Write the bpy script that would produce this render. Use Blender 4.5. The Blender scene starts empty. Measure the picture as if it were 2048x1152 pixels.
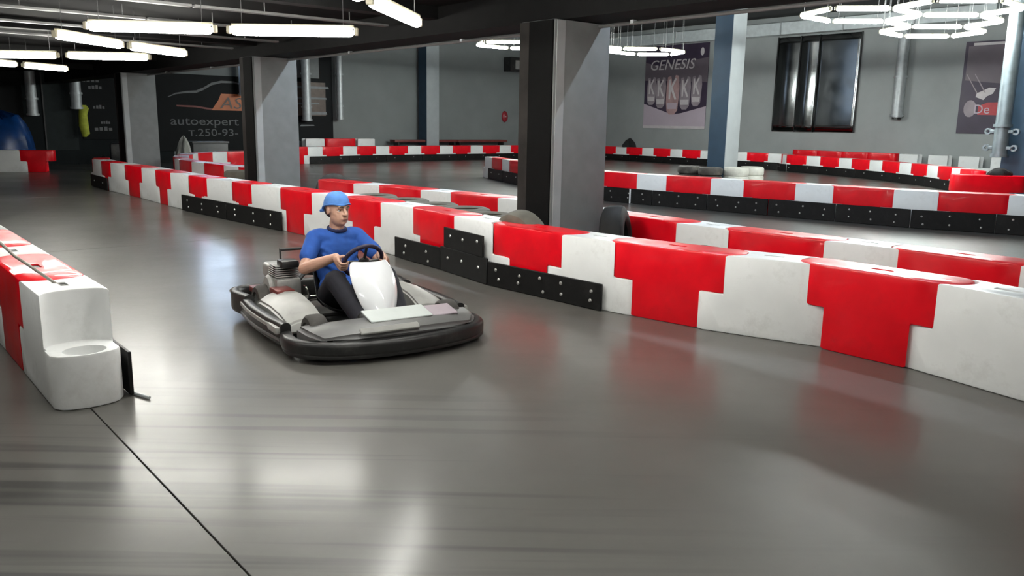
import bpy, bmesh, math, random
from mathutils import Vector, Matrix
random.seed(7)
R = math.radians
scene = bpy.context.scene
COL = scene.collection
PI = math.pi

# ------------------------------------------------------------------ camera
cam_d = bpy.data.cameras.new('camera')
cam = bpy.data.objects.new('camera', cam_d)
COL.objects.link(cam)
cam_d.sensor_width = 36.0
cam_d.lens = 36.0 * 1650.0 / 2048.0
cam_d.clip_start = 0.05
cam_d.clip_end = 200
CAM_H = 1.54
PITCH = math.atan(329 / 1650)
ROLL = R(1.0)
cam.matrix_world = (Matrix.Translation((0, 0, CAM_H)) @ Matrix.Rotation(PI / 2 - PITCH, 4, 'X')
                    @ Matrix.Rotation(ROLL, 4, 'Z'))
scene.camera = cam

# ------------------------------------------------------------------ world, exposure
w = bpy.data.worlds.new('world')
scene.world = w
w.use_nodes = True
w.node_tree.nodes['Background'].inputs[0].default_value = (0.5, 0.6, 0.8, 1)
w.node_tree.nodes['Background'].inputs[1].default_value = 0.05
scene.view_settings.view_transform = 'Standard'
scene.view_settings.look = 'None'
scene.view_settings.gamma = 1
scene.view_settings.use_curve_mapping = False
scene.view_settings.exposure = 0.17
TUBE_NEAR = 60.0        # emission of the tubes under the low ceiling
TUBE_HALL = 135.0        # emission of the tubes in the high hall
TUBE_COOL = 230.0       # emission of the cool tubes behind the beam
DAYLIGHT = 11.0          # emission of the high window panes

# ------------------------------------------------------------------ room axes
V = Vector((0.766, 0.643, 0.0)).normalized()     # across the track, away to the right
U = Vector((V.y, -V.x, 0.0))                     # along the track, towards the camera's right
N = -U
LEFT_N, RIGHT_V = 29.8, 30.0
CORNER = N * LEFT_N + V * RIGHT_V
BEAM_V = 6.05
LOW_Z, HIGH_Z = 2.86, 5.85
AZ = math.atan2(V.y, V.x)                        # rotation that maps local x to V

def rp(v, n, z=0.0):
    p = V * v + N * n
    return Vector((p.x, p.y, z))

# ------------------------------------------------------------------ materials
MATS = {}
def nodes_of(name):
    m = bpy.data.materials.new(name)
    m.use_nodes = True
    nt = m.node_tree
    return m, nt, nt.nodes['Principled BSDF']

def mat(name, col, rough=0.5, metal=0.0, var=0.12, scale=6.0, bump=0.0, spec=0.5, dirt=None, dirt_amt=0.0,
        dirt_scale=3.0, coat=0.0, rough_var=0.0, obj=True):
    if name in MATS:
        return MATS[name]
    m, nt, b = nodes_of(name)
    L = nt.links.new
    tc = nt.nodes.new('ShaderNodeTexCoord')
    no = nt.nodes.new('ShaderNodeTexNoise')
    no.inputs['Scale'].default_value = scale
    no.inputs['Detail'].default_value = 5
    L(tc.outputs['Object' if obj else 'Generated'], no.inputs['Vector'])
    mr = nt.nodes.new('ShaderNodeMapRange')
    mr.inputs[1].default_value = 0.3; mr.inputs[2].default_value = 0.7
    mr.inputs[3].default_value = 1 - var; mr.inputs[4].default_value = 1 + var
    L(no.outputs['Fac'], mr.inputs[0])
    mx = nt.nodes.new('ShaderNodeMix'); mx.data_type = 'RGBA'; mx.blend_type = 'MULTIPLY'
    mx.inputs[0].default_value = 1.0
    mx.inputs[6].default_value = (*col, 1)
    L(mr.outputs[0], mx.inputs[7])
    out = mx.outputs[2]
    if dirt is not None:
        n2 = nt.nodes.new('ShaderNodeTexNoise')
        n2.inputs['Scale'].default_value = dirt_scale
        n2.inputs['Detail'].default_value = 8
        n2.inputs['Roughness'].default_value = 0.7
        L(tc.outputs['Object'], n2.inputs['Vector'])
        r2 = nt.nodes.new('ShaderNodeMapRange')
        r2.inputs[1].default_value = 0.52; r2.inputs[2].default_value = 0.75
        r2.inputs[3].default_value = 0.0; r2.inputs[4].default_value = dirt_amt
        L(n2.outputs['Fac'], r2.inputs[0])
        m2 = nt.nodes.new('ShaderNodeMix'); m2.data_type = 'RGBA'
        m2.inputs[7].default_value = (*dirt, 1)
        L(out, m2.inputs[6]); L(r2.outputs[0], m2.inputs[0])
        out = m2.outputs[2]
    L(out, b.inputs['Base Color'])
    b.inputs['Roughness'].default_value = rough
    if rough_var:
        r3 = nt.nodes.new('ShaderNodeMapRange')
        r3.inputs[1].default_value = 0.3; r3.inputs[2].default_value = 0.7
        r3.inputs[3].default_value = rough - rough_var; r3.inputs[4].default_value = rough + rough_var
        L(no.outputs['Fac'], r3.inputs[0]); L(r3.outputs[0], b.inputs['Roughness'])
    b.inputs['Metallic'].default_value = metal
    b.inputs['Specular IOR Level'].default_value = spec
    b.inputs['Coat Weight'].default_value = coat
    if bump:
        bp = nt.nodes.new('ShaderNodeBump')
        bp.inputs['Strength'].default_value = bump
        bp.inputs['Distance'].default_value = 0.01
        L(no.outputs['Fac'], bp.inputs['Height']); L(bp.outputs[0], b.inputs['Normal'])
    MATS[name] = m
    return m

def emit(name, col, strength):
    if name in MATS:
        return MATS[name]
    m, nt, b = nodes_of(name)
    b.inputs['Base Color'].default_value = (*col, 1)
    b.inputs['Emission Color'].default_value = (*col, 1)
    b.inputs['Emission Strength'].default_value = strength
    MATS[name] = m
    return m

def floor_material():
    m, nt, b = nodes_of('polished_concrete')
    L = nt.links.new
    geo = nt.nodes.new('ShaderNodeNewGeometry')
    def noise(sc, det=6, rough=0.6, vec=None, dist=0.0):
        n = nt.nodes.new('ShaderNodeTexNoise')
        n.inputs['Scale'].default_value = sc; n.inputs['Detail'].default_value = det
        n.inputs['Roughness'].default_value = rough; n.inputs['Distortion'].default_value = dist
        L(vec or geo.outputs['Position'], n.inputs['Vector'])
        return n.outputs['Fac']
    def rng(s, a, bb, c, d):
        r = nt.nodes.new('ShaderNodeMapRange')
        for i, x in enumerate((a, bb, c, d)): r.inputs[i + 1].default_value = x
        L(s, r.inputs[0]); return r.outputs[0]
    def mixc(fac, a, bb, blend='MIX'):
        x = nt.nodes.new('ShaderNodeMix'); x.data_type = 'RGBA'; x.blend_type = blend
        if hasattr(fac, 'links'): L(fac, x.inputs[0])
        else: x.inputs[0].default_value = fac
        for i, s in ((6, a), (7, bb)):
            if hasattr(s, 'links'): L(s, x.inputs[i])
            else: x.inputs[i].default_value = (*s, 1)
        return x.outputs[2]
    big = noise(0.35, 4)
    mid = noise(0.9, 4, 0.55)
    fine = noise(22, 5)
    c = mixc(rng(big, 0.35, 0.65, 0, 1), (0.10, 0.096, 0.086), (0.135, 0.13, 0.118))
    c = mixc(rng(mid, 0.35, 0.75, 0, 0.5), c, (0.08, 0.076, 0.068))
    c = mixc(rng(fine, 0.3, 0.7, 0, 0.18), c, (0.16, 0.155, 0.142))
    # tyre marks: long thin streaks along the driving line, strongest in the bend before the camera
    mp = nt.nodes.new('ShaderNodeMapping')
    mp.inputs['Rotation'].default_value = (0, 0, R(-17))
    mp.inputs['Scale'].default_value = (0.22, 5.5, 1)
    L(geo.outputs['Position'], mp.inputs['Vector'])
    st = noise(1.6, 3, 0.5, mp.outputs[0], 0.35)
    ds = nt.nodes.new('ShaderNodeVectorMath'); ds.operation = 'DISTANCE'
    ds.inputs[1].default_value = (-1.3, 2.8, 0)
    L(geo.outputs['Position'], ds.inputs[0])
    mask = rng(ds.outputs['Value'], 0.9, 2.3, 0.8, 0.0)
    s2 = rng(st, 0.5, 0.62, 0, 1)
    mu = nt.nodes.new('ShaderNodeMath'); mu.operation = 'MULTIPLY'
    L(mask, mu.inputs[0]); L(s2, mu.inputs[1])
    c = mixc(mu.outputs[0], c, (0.045, 0.045, 0.043))
    mp2 = nt.nodes.new('ShaderNodeMapping')
    mp2.inputs['Rotation'].default_value = (0, 0, R(48))
    mp2.inputs['Scale'].default_value = (0.12, 3.0, 1)
    L(geo.outputs['Position'], mp2.inputs['Vector'])
    st2 = noise(1.3, 4, 0.6, mp2.outputs[0], 0.4)
    c = mixc(rng(st2, 0.55, 0.75, 0, 0.35), c, (0.065, 0.062, 0.056))
    L(c, b.inputs['Base Color'])
    ro = nt.nodes.new('ShaderNodeMath'); ro.operation = 'ADD'
    L(rng(mid, 0.3, 0.75, 0.36, 0.46), ro.inputs[0]); L(rng(fine, 0.3, 0.7, -0.02, 0.03), ro.inputs[1])
    L(ro.outputs[0], b.inputs['Roughness'])
    b.inputs['Specular IOR Level'].default_value = 0.22
    b.inputs['Coat Weight'].default_value = 0.42
    L(rng(mid, 0.3, 0.75, 0.15, 0.25), b.inputs['Coat Roughness'])
    bp = nt.nodes.new('ShaderNodeBump'); bp.inputs['Strength'].default_value = 0.03
    bp.inputs['Distance'].default_value = 0.01
    L(noise(1.6, 3), bp.inputs['Height']); L(bp.outputs[0], b.inputs['Normal'])
    return m

M_FLOOR = floor_material()
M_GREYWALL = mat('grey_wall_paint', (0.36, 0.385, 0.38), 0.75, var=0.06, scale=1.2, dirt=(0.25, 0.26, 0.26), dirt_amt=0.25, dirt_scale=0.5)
M_GREYWALL_SHADED = mat('shaded_grey_wall_paint', (0.19, 0.205, 0.205), 0.75, var=0.06, scale=1.2, dirt=(0.16, 0.17, 0.17), dirt_amt=0.25, dirt_scale=0.5)  # darker copy of the wall grey: weaker light on the left wall, put into colour
M_DARKWALL = mat('dark_wall_paint', (0.008, 0.011, 0.012), 0.7, var=0.2, scale=1.0, spec=0.15)
M_CEIL = mat('black_ceiling_paint', (0.004, 0.004, 0.004), 0.9, var=0.25, scale=2.0, spec=0.08)
M_HALLCEIL = mat('dark_hall_ceiling', (0.04, 0.043, 0.043), 0.8, var=0.2, scale=1.5)
M_BEAM = mat('black_beam_paint', (0.005, 0.005, 0.005), 0.7, var=0.2, spec=0.12)
M_COLUMN = mat('grey_column_plaster', (0.2, 0.21, 0.212), 0.8, var=0.08, scale=5, bump=0.15)
M_COLPALE = mat('pale_column_plaster', (0.36, 0.38, 0.385), 0.8, var=0.08, scale=5)
M_COLWHITE = mat('white_column_paint', (0.33, 0.36, 0.37), 0.6, var=0.06, scale=3)
M_BLUE = mat('blue_column_paint', (0.022, 0.056, 0.098), 0.5, var=0.12, scale=3)
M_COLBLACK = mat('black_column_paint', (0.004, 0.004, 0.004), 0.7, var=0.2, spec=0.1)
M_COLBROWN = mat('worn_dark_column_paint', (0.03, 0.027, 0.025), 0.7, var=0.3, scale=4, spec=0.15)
M_RED = mat('red_barrier_plastic', (0.8, 0.001, 0.011), 0.36, var=0.1, scale=4, dirt=(0.55, 0.008, 0.015), dirt_amt=0.35, dirt_scale=5, rough_var=0.06, bump=0.05, spec=0.35, coat=0.15)
M_WHITE = mat('white_barrier_plastic', (0.8, 0.81, 0.8), 0.4, var=0.04, scale=4, dirt=(0.45, 0.44, 0.41), dirt_amt=0.4, dirt_scale=4.2, rough_var=0.06, bump=0.05)
M_RUBBER = mat('black_rubber_board', (0.006, 0.006, 0.006), 0.5, var=0.3, scale=5, dirt=(0.05, 0.05, 0.048), dirt_amt=0.35, dirt_scale=4, spec=0.25)
M_BOLT = mat('zinc_bolt', (0.6, 0.6, 0.58), 0.35, 0.85, var=0.1)
M_TIRE = mat('worn_tyre_rubber', (0.045, 0.042, 0.038), 0.75, var=0.3, scale=8, dirt=(0.17, 0.16, 0.13), dirt_amt=0.7, dirt_scale=2.5)
M_TIREBROWN = mat('dusty_tyre_rubber', (0.13, 0.12, 0.095), 0.8, var=0.25, scale=6, dirt=(0.05, 0.05, 0.045), dirt_amt=0.5, dirt_scale=3)
M_TIREWHITE = mat('white_painted_tyre', (0.5, 0.5, 0.45), 0.6, var=0.15, scale=5, dirt=(0.12, 0.12, 0.11), dirt_amt=0.5)
M_GALV = mat('galvanised_steel', (0.5, 0.53, 0.54), 0.5, 0.45, var=0.15, scale=7, rough_var=0.08)
M_DUCT = mat('pale_duct_paint', (0.72, 0.78, 0.79), 0.5, 0.2, var=0.08)
M_STEEL = mat('polished_steel_sheet', (0.17, 0.175, 0.175), 0.18, 1.0, var=0.1, scale=1.5, rough_var=0.05)
M_LAMPBODY = mat('halo_yellow_lamp_body', (0.7, 0.66, 0.5), 0.4, var=0.03)  # yellowish halo above the lit tubes painted into the housing colour
M_WIRE = mat('steel_wire', (0.25, 0.25, 0.25), 0.4, 0.8, var=0.05)
M_TUBE_NEAR = emit('lit_tube_warm', (0.985, 0.975, 0.92), TUBE_NEAR)
M_TUBE_HALL = emit('lit_tube_neutral', (0.93, 0.985, 0.955), TUBE_HALL)
M_TUBE_COOL = emit('lit_tube_cool', (0.78, 0.89, 1.0), TUBE_COOL)
M_SKY = emit('daylight_pane', (0.62, 0.78, 1.0), DAYLIGHT)
M_BLACKPL = mat('black_plastic', (0.014, 0.014, 0.014), 0.4, var=0.2, dirt=(0.09, 0.088, 0.08), dirt_amt=0.4, dirt_scale=6)
M_GREYPL = mat('grey_plastic', (0.13, 0.13, 0.128), 0.42, var=0.12, dirt=(0.07, 0.07, 0.065), dirt_amt=0.5, dirt_scale=6)
M_LIGHTPL = mat('light_grey_plastic', (0.33, 0.33, 0.31), 0.4, var=0.1, dirt=(0.18, 0.18, 0.17), dirt_amt=0.5, dirt_scale=7)
M_PALEPL = mat('pale_front_plate', (0.5, 0.54, 0.52), 0.35, var=0.06)
M_WHITEPL = mat('white_gloss_plastic', (0.86, 0.88, 0.9), 0.12, var=0.02, coat=0.6)
M_CHROME = mat('bright_steel_tube', (0.75, 0.74, 0.7), 0.22, 1.0, var=0.05)
M_ENGINE = mat('cast_aluminium', (0.45, 0.45, 0.43), 0.4, 0.7, var=0.2, scale=12)
M_ENGDARK = mat('dark_engine_metal', (0.04, 0.04, 0.04), 0.45, 0.5, var=0.2)
M_REDDARK = mat('dark_red_plastic', (0.16, 0.03, 0.025), 0.4, var=0.15)
M_SKIN = mat('skin', (0.56, 0.33, 0.24), 0.5, var=0.06, scale=14)
M_LIPS = mat('lips', (0.42, 0.18, 0.15), 0.5, var=0.05)
M_SHIRT = mat('blue_cotton', (0.018, 0.085, 0.36), 0.85, var=0.12, scale=20, bump=0.1)
M_NAVY = mat('navy_knit', (0.01, 0.014, 0.06), 0.85, var=0.2, scale=20)
M_CAP = mat('light_blue_cap_cloth', (0.09, 0.24, 0.6), 0.85, var=0.12, scale=18, bump=0.1)
M_TROUSER = mat('black_trouser_cloth', (0.008, 0.008, 0.014), 0.85, var=0.25, scale=20, bump=0.1)
M_SHOE = mat('black_shoe_leather', (0.012, 0.012, 0.012), 0.5, var=0.2)
M_EYE = mat('eye_white', (0.75, 0.73, 0.7), 0.2, var=0.02)
M_IRIS = mat('dark_iris', (0.03, 0.02, 0.015), 0.15, var=0.05)
M_HAIR = mat('dark_hair', (0.03, 0.02, 0.015), 0.6, var=0.2)
M_POSTDARK = mat('poster_dark_purple', (0.055, 0.04, 0.07), 0.4, var=0.25, scale=0.9)
M_POSTMAUVE = mat('poster_mauve', (0.17, 0.14, 0.165), 0.4, var=0.15, scale=0.9)
M_POSTLILAC = mat('poster_pale_lilac', (0.56, 0.48, 0.55), 0.4, var=0.06, scale=1)
M_POSTWHITE = mat('poster_print_white', (0.66, 0.62, 0.63), 0.45, var=0.06)
M_POSTPINK = mat('poster_print_pink', (0.5, 0.33, 0.33), 0.45, var=0.15, scale=3)
M_POSTRED = mat('poster_print_red', (0.5, 0.06, 0.07), 0.45, var=0.1)
M_POSTGREY = mat('poster_print_grey', (0.35, 0.3, 0.33), 0.45, var=0.15, scale=3)
M_BANNER = mat('black_banner_vinyl', (0.005, 0.006, 0.007), 0.6, var=0.25, scale=1, spec=0.15)
M_BANGREY = mat('banner_print_grey', (0.17, 0.18, 0.19), 0.5, var=0.1)
M_BANSOFT = mat('banner_print_soft_grey', (0.085, 0.09, 0.094), 0.5, var=0.1)
M_BANDIM = mat('banner_print_dim_grey', (0.12, 0.12, 0.125), 0.5, var=0.1)
M_BANORANGE = mat('banner_print_orange', (0.5, 0.13, 0.03), 0.5, var=0.15, scale=1.5)
M_BANBROWN = mat('banner_print_brown', (0.1, 0.07, 0.055), 0.5, var=0.2)
M_BANRED = mat('banner_print_dark_red', (0.16, 0.02, 0.012), 0.5, var=0.15)
M_TARP = mat('blue_tarpaulin', (0.006, 0.05, 0.2), 0.3, var=0.3, scale=3, bump=0.4)
M_HIVIS = mat('yellow_green_fabric', (0.5, 0.55, 0.06), 0.7, var=0.2, scale=8)
M_BLACKCLOTH = mat('black_cloth', (0.008, 0.008, 0.009), 0.9, var=0.2)
M_SIGNRED = mat('red_enamel', (0.28, 0.02, 0.03), 0.4, var=0.1)
M_ROD = mat('grey_rod', (0.3, 0.28, 0.25), 0.4, 0.3, var=0.1)

# ------------------------------------------------------------------ mesh helpers
class MB:
    """collects shapes into one bmesh"""
    def __init__(self): self.bm = bmesh.new()
    def box(self, c, s, bevel=0.0, seg=2, rot=None):
        t = bmesh.new()
        bmesh.ops.create_cube(t, size=1)
        for v in t.verts: v.co = Vector((v.co.x * s[0], v.co.y * s[1], v.co.z * s[2]))
        if bevel: bmesh.ops.bevel(t, geom=t.edges[:], offset=bevel, segments=seg, profile=0.6, affect='EDGES')
        mx = Matrix.Translation(c)
        if rot is not None: mx = mx @ rot
        bmesh.ops.transform(t, matrix=mx, verts=t.verts[:])
        return self.merge(t)
    def merge(self, t):
        me = bpy.data.meshes.new('tmp'); t.to_mesh(me); t.free()
        self.bm.from_mesh(me); bpy.data.meshes.remove(me)
        return self
    def tube(self, pts, r, seg=12, closed=False, caps=True):
        pts = [Vector(p) for p in pts]
        n = len(pts)
        rr = r if isinstance(r, (list, tuple)) else [r] * n
        rings = []; prev = None
        for i, p in enumerate(pts):
            if closed: d = pts[(i + 1) % n] - pts[i - 1]
            else: d = pts[min(i + 1, n - 1)] - pts[max(i - 1, 0)]
            d.normalize()
            if prev is None:
                a = d.orthogonal().normalized()
            else:
                a = (prev - d * prev.dot(d)).normalized()
            prev = a
            b = d.cross(a)
            rings.append([self.bm.verts.new(p + (a * math.cos(k * 2 * PI / seg) + b * math.sin(k * 2 * PI / seg)) * rr[i]) for k in range(seg)])
        m = n if closed else n - 1
        for i in range(m):
            A, B = rings[i], rings[(i + 1) % n]
            for k in range(seg):
                self.bm.faces.new((A[k], A[(k + 1) % seg], B[(k + 1) % seg], B[k]))
        if not closed and caps:
            self.bm.faces.new(rings[0][::-1]); self.bm.faces.new(rings[-1])
        return self
    def lathe(self, prof, seg=24, axis='Z', c=(0, 0, 0), closed=True):
        """prof: list of (radius, height); axis Z, X or Y"""
        c = Vector(c); rings = []
        for (r, h) in prof:
            ring = []
            for k in range(seg):
                a = 2 * PI * k / seg
                x, y = r * math.cos(a), r * math.sin(a)
                q = {'Z': (x, y, h), 'Y': (x, h, y), 'X': (h, x, y)}[axis]
                ring.append(self.bm.verts.new(c + Vector(q)))
            rings.append(ring)
        n = len(rings)
        for i in range(n if closed else n - 1):
            A, B = rings[i], rings[(i + 1) % n]
            for k in range(seg):
                self.bm.faces.new((A[k], A[(k + 1) % seg], B[(k + 1) % seg], B[k]))
        return self
    def prism(self, poly, z0, z1, bevel=0.0, seg=2):
        t = bmesh.new()
        lo = [t.verts.new((x, y, z0)) for x, y in poly]
        hi = [t.verts.new((x, y, z1)) for x, y in poly]
        n = len(poly)
        t.faces.new(lo[::-1]); t.faces.new(hi)
        for i in range(n): t.faces.new((lo[i], lo[(i + 1) % n], hi[(i + 1) % n], hi[i]))
        bmesh.ops.recalc_face_normals(t, faces=t.faces[:])
        if bevel:
            es = [e for e in t.edges if e.calc_face_angle(0) > 0.6]
            bmesh.ops.bevel(t, geom=es, offset=bevel, segments=seg, profile=0.6, affect='EDGES')
        return self.merge(t)
    def ball(self, c, r, seg=16, rings=10, rot=None):
        t = bmesh.new()
        bmesh.ops.create_uvsphere(t, u_segments=seg, v_segments=rings, radius=1)
        s = r if isinstance(r, (tuple, list)) else (r, r, r)
        mx = Matrix.Translation(c)
        if rot is not None: mx = mx @ rot
        mx = mx @ Matrix.Diagonal((*s, 1))
        bmesh.ops.transform(t, matrix=mx, verts=t.verts[:])
        return self.merge(t)
    def caps(self, a, b, ra, rb, seg=14):
        """tapered capsule"""
        a, b = Vector(a), Vector(b)
        d = b - a; L = d.length; d = d / max(L, 1e-6)
        pts, rr = [], []
        for i in range(5):
            th = PI / 2 * (1 - i / 4)
            pts.append(a - d * ra * math.sin(th) * 0.999); rr.append(max(ra * math.cos(th), ra * 0.06))
        for i in range(1, 5):
            th = PI / 2 * i / 4
            pts.append(b + d * rb * math.sin(th) * 0.999); rr.append(max(rb * math.cos(th), rb * 0.06))
        # insert ring at b start
        pts.insert(5, b.copy()); rr.insert(5, rb)
        return self.tube(pts, rr, seg)
    def sweep(self, path, sec, closed=False, up=Vector((0, 0, 1))):
        """section (side, up) swept along path; side axis = up x tangent"""
        path = [Vector(p) for p in path]; n = len(path); rings = []
        for i, p in enumerate(path):
            d = (path[(i + 1) % n] - path[i - 1]) if closed else (path[min(i + 1, n - 1)] - path[max(i - 1, 0)])
            d.normalize(); s = up.cross(d).normalized()
            rings.append([self.bm.verts.new(p + s * a + up * b) for a, b in sec])
        k = len(sec)
        for i in range(n if closed else n - 1):
            A, B = rings[i], rings[(i + 1) % n]
            for j in range(k): self.bm.faces.new((A[j], A[(j + 1) % k], B[(j + 1) % k], B[j]))
        if not closed:
            self.bm.faces.new(rings[0][::-1]); self.bm.faces.new(rings[-1])
        return self
    def xf(self, mx):
        bmesh.ops.transform(self.bm, matrix=mx, verts=self.bm.verts[:]); return self
    def mesh(self, name, m, smooth=True):
        bmesh.ops.recalc_face_normals(self.bm, faces=self.bm.faces[:])
        me = bpy.data.meshes.new(name)
        self.bm.to_mesh(me); self.bm.free()
        me.materials.append(m)
        if smooth:
            for p in me.polygons: p.use_smooth = True
            try: me.set_sharp_from_angle(angle=R(38))
            except Exception: pass
        return me
    def build(self, name, m, parent=None, smooth=True, **kw):
        return link(name, self.mesh(name, m, smooth), parent, **kw)

def link(name, me, parent=None, label=None, cat=None, group=None, kind=None, mx=None):
    o = bpy.data.objects.new(name, me)
    COL.objects.link(o)
    if parent is not None: o.parent = parent
    if mx is not None: o.matrix_local = mx
    tag(o, label, cat, group, kind)
    return o

def tag(o, label=None, cat=None, group=None, kind=None):
    if label: o['label'] = label
    if cat: o['category'] = cat
    if group: o['group'] = group
    if kind: o['kind'] = kind
    return o

def empty(name, mx, label=None, cat=None, group=None, kind=None):
    o = bpy.data.objects.new(name, None)
    o.empty_display_size = 0.1
    COL.objects.link(o)
    o.matrix_world = mx
    return tag(o, label, cat, group, kind)

def copy_tree(o, parent=None):
    c = o.copy(); COL.objects.link(c); c.parent = parent
    for ch in o.children: copy_tree(ch, c)
    return c

def evaluated(ob):
    """mesh with the modifiers of ob applied; ob removed"""
    dg = bpy.context.evaluated_depsgraph_get()
    dg.update()
    me = bpy.data.meshes.new_from_object(ob.evaluated_get(dg))
    old = ob.data
    bpy.data.objects.remove(ob)
    bpy.data.meshes.remove(old)
    return me

def axes(X, Y, Z, o):
    m = Matrix.Identity(4)
    for i, a in enumerate((X, Y, Z)):
        for k in range(3): m[k][i] = a[k]
    for k in range(3): m[k][3] = o[k]
    return m
UP = Vector((0, 0, 1))
def right_wall(t, z, out=0.0):       # local x along the wall to the right, y up, z out of the wall
    p = CORNER + U * t - V * out
    return axes(U, UP, -V, (p.x, p.y, z))
def left_wall(t, z, out=0.0):
    p = CORNER - V * t + U * out
    return axes(V, UP, U, (p.x, p.y, z))
def room(v, n, z=0.0, rot=0.0):      # local x along V, y along N
    return Matrix.Translation(rp(v, n, z)) @ Matrix.Rotation(AZ + rot, 4, 'Z')

ORD = ['first', 'second', 'third', 'fourth', 'fifth', 'sixth', 'seventh', 'eighth', 'ninth', 'tenth', 'eleventh',
       'twelfth', 'thirteenth', 'fourteenth', 'fifteenth', 'sixteenth', 'seventeenth', 'eighteenth', 'nineteenth',
       'twentieth']

def text_mesh(s, size, m, depth=0.004, shear=0.0, space=1.0, xs=1.0, align='LEFT'):
    cu = bpy.data.curves.new('t', 'FONT')
    cu.body = s; cu.size = size; cu.extrude = depth; cu.shear = shear; cu.space_character = space
    cu.align_x = align
    cu.resolution_u = 3
    ob = bpy.data.objects.new('t', cu); COL.objects.link(ob)
    dg = bpy.context.evaluated_depsgraph_get(); dg.update()
    me = bpy.data.meshes.new_from_object(ob.evaluated_get(dg))
    bpy.data.objects.remove(ob); bpy.data.curves.remove(cu)
    for v in me.vertices: v.co.x *= xs
    me.materials.clear(); me.materials.append(m)
    return me

def T(x, y, z=0.0): return Matrix.Translation((x, y, z))

# ================================================================== STRUCTURE
# floor: dark bed with concrete slabs separated by sawn joints
V_J = [-18.0, -9.16, -4.09, 0.985, 6.05, 11.2, 16.3, 21.4, 26.4, RIGHT_V]
N_J = [-22.0, -14.0, -2.6, 10.6, 17.9, 25.2, LEFT_N]
fl = MB().box(((V_J[0] + V_J[-1]) / 2, (N_J[0] + N_J[-1]) / 2, -0.12), (V_J[-1] - V_J[0] + .4, N_J[-1] - N_J[0] + .4, 0.16)) \
    .build('floor', mat('dark_joint_filler', (0.03, 0.03, 0.028), 0.8), kind='structure', mx=room(0, 0), smooth=False)
GAP = 0.006
for i in range(len(V_J) - 1):
    for j in range(len(N_J) - 1):
        a, b, c, d = V_J[i], V_J[i + 1], N_J[j], N_J[j + 1]
        MB().box(((a + b) / 2, (c + d) / 2, -0.02), (b - a - GAP, d - c - GAP, 0.04), 0.002, 1).build('slab', M_FLOOR, fl, smooth=False)

def wall(name, v0, v1, n0, n1, z0, z1, m, kind='structure'):
    return MB().box(((v0 + v1) / 2, (n0 + n1) / 2, (z0 + z1) / 2), (v1 - v0, n1 - n0, z1 - z0)).build(name, m, kind=kind, mx=room(0, 0), smooth=False)
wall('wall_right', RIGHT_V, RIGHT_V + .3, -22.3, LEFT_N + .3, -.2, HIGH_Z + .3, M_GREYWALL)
wall('wall_left', 9.6, RIGHT_V, LEFT_N, LEFT_N + .3, -.2, HIGH_Z + .3, M_GREYWALL_SHADED)
wall('wall_left_dark', -18.3, 9.6, LEFT_N, LEFT_N + .3, -.2, HIGH_Z + .3, M_DARKWALL)
wall('wall_back', -18.3, -18, -22.3, LEFT_N, -.2, HIGH_Z + .3, M_GREYWALL)
wall('wall_near', -18, RIGHT_V, -22.3, -22, -.2, HIGH_Z + .3, M_GREYWALL)
wall('ceiling', BEAM_V + .2, RIGHT_V, -22, LEFT_N, HIGH_Z, HIGH_Z + .2, M_HALLCEIL)
wall('ceiling_low', -18, BEAM_V + .2, -22, LEFT_N, LOW_Z, LOW_Z + .2, M_CEIL)
wall('trim_beam', BEAM_V - .28, BEAM_V + .28, -22, LEFT_N, 2.55, LOW_Z, M_BEAM)
wall('trim_fascia', BEAM_V + .05, BEAM_V + .25, -22, LEFT_N, LOW_Z, HIGH_Z, M_BEAM)
# cross joists under the low ceiling
for k, nn in enumerate([-2.0, 3.2, 8.4, 13.6, 18.8, 24.0]):
    wall('trim_joist', -18, BEAM_V - .28, nn - .1, nn + .1, LOW_Z - .14, LOW_Z, M_BEAM)
for k, vv in enumerate([11.0, 15.5, 20.0, 24.5]):
    wall('trim_hall_joist', vv - .15, vv + .15, -22, LEFT_N, HIGH_Z - .35, HIGH_Z, M_HALLCEIL)
# high daylight window in the left wall
wn = empty('window_1', left_wall(19.1, 3.62), kind='structure')
wf = MB()
for x in (-.62, 0, .62): wf.box((x, 0.95, 0.05), (0.06, 1.96, 0.1))
for y in (0.0, .95, 1.9): wf.box((0, y, 0.05), (1.3, 0.06, 0.1))
wf.build('window_frame', M_COLWHITE, wn, smooth=False)
for x in (-.31, .31):
    for y in (.475, 1.425): MB().box((x, y, .03), (.56, .89, .02)).build('pane', M_SKY, wn, smooth=False)

# columns on a 7.5 m grid
def column(v, n, label, h, hall):
    SX, SY = (0.62, 0.6) if hall else (0.78, 0.52)         # along V, along N
    r = empty('column', room(v, n), label, 'column')
    b = MB().box((0, 0, h / 2), (SX, SY, h), 0.025, 2)
    b.build('shaft', M_COLWHITE if hall else M_COLUMN, r)
    if hall:
        MB().box((-SX / 2 - .006, 0, h / 2), (0.012, SY - .02, h), .003, 1).build('blue_face', M_BLUE, r)
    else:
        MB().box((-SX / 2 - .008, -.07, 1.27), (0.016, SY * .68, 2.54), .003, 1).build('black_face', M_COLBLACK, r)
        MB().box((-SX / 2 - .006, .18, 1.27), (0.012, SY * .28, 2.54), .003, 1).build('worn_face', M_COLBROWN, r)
        MB().box((-SX / 2 + .08, -SY / 2 - .004, 1.27), (0.11, 0.008, 2.54), .002, 1).build('pale_corner_strip', M_COLPALE, r)
    return r
column(BEAM_V, 6.42, 'large grey plaster column with black left face beside the tyres, nearest of all', 2.55, False)
column(BEAM_V, 13.7, 'grey column with black edge standing behind the row past the driver', 2.55, False)
column(BEAM_V, 21.3, 'plain grey column before the black car banner at far left', 2.55, False)
column(19.9, 14.45, 'blue and white column with tyres at its foot beside the lettered poster', HIGH_Z, True)
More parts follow.
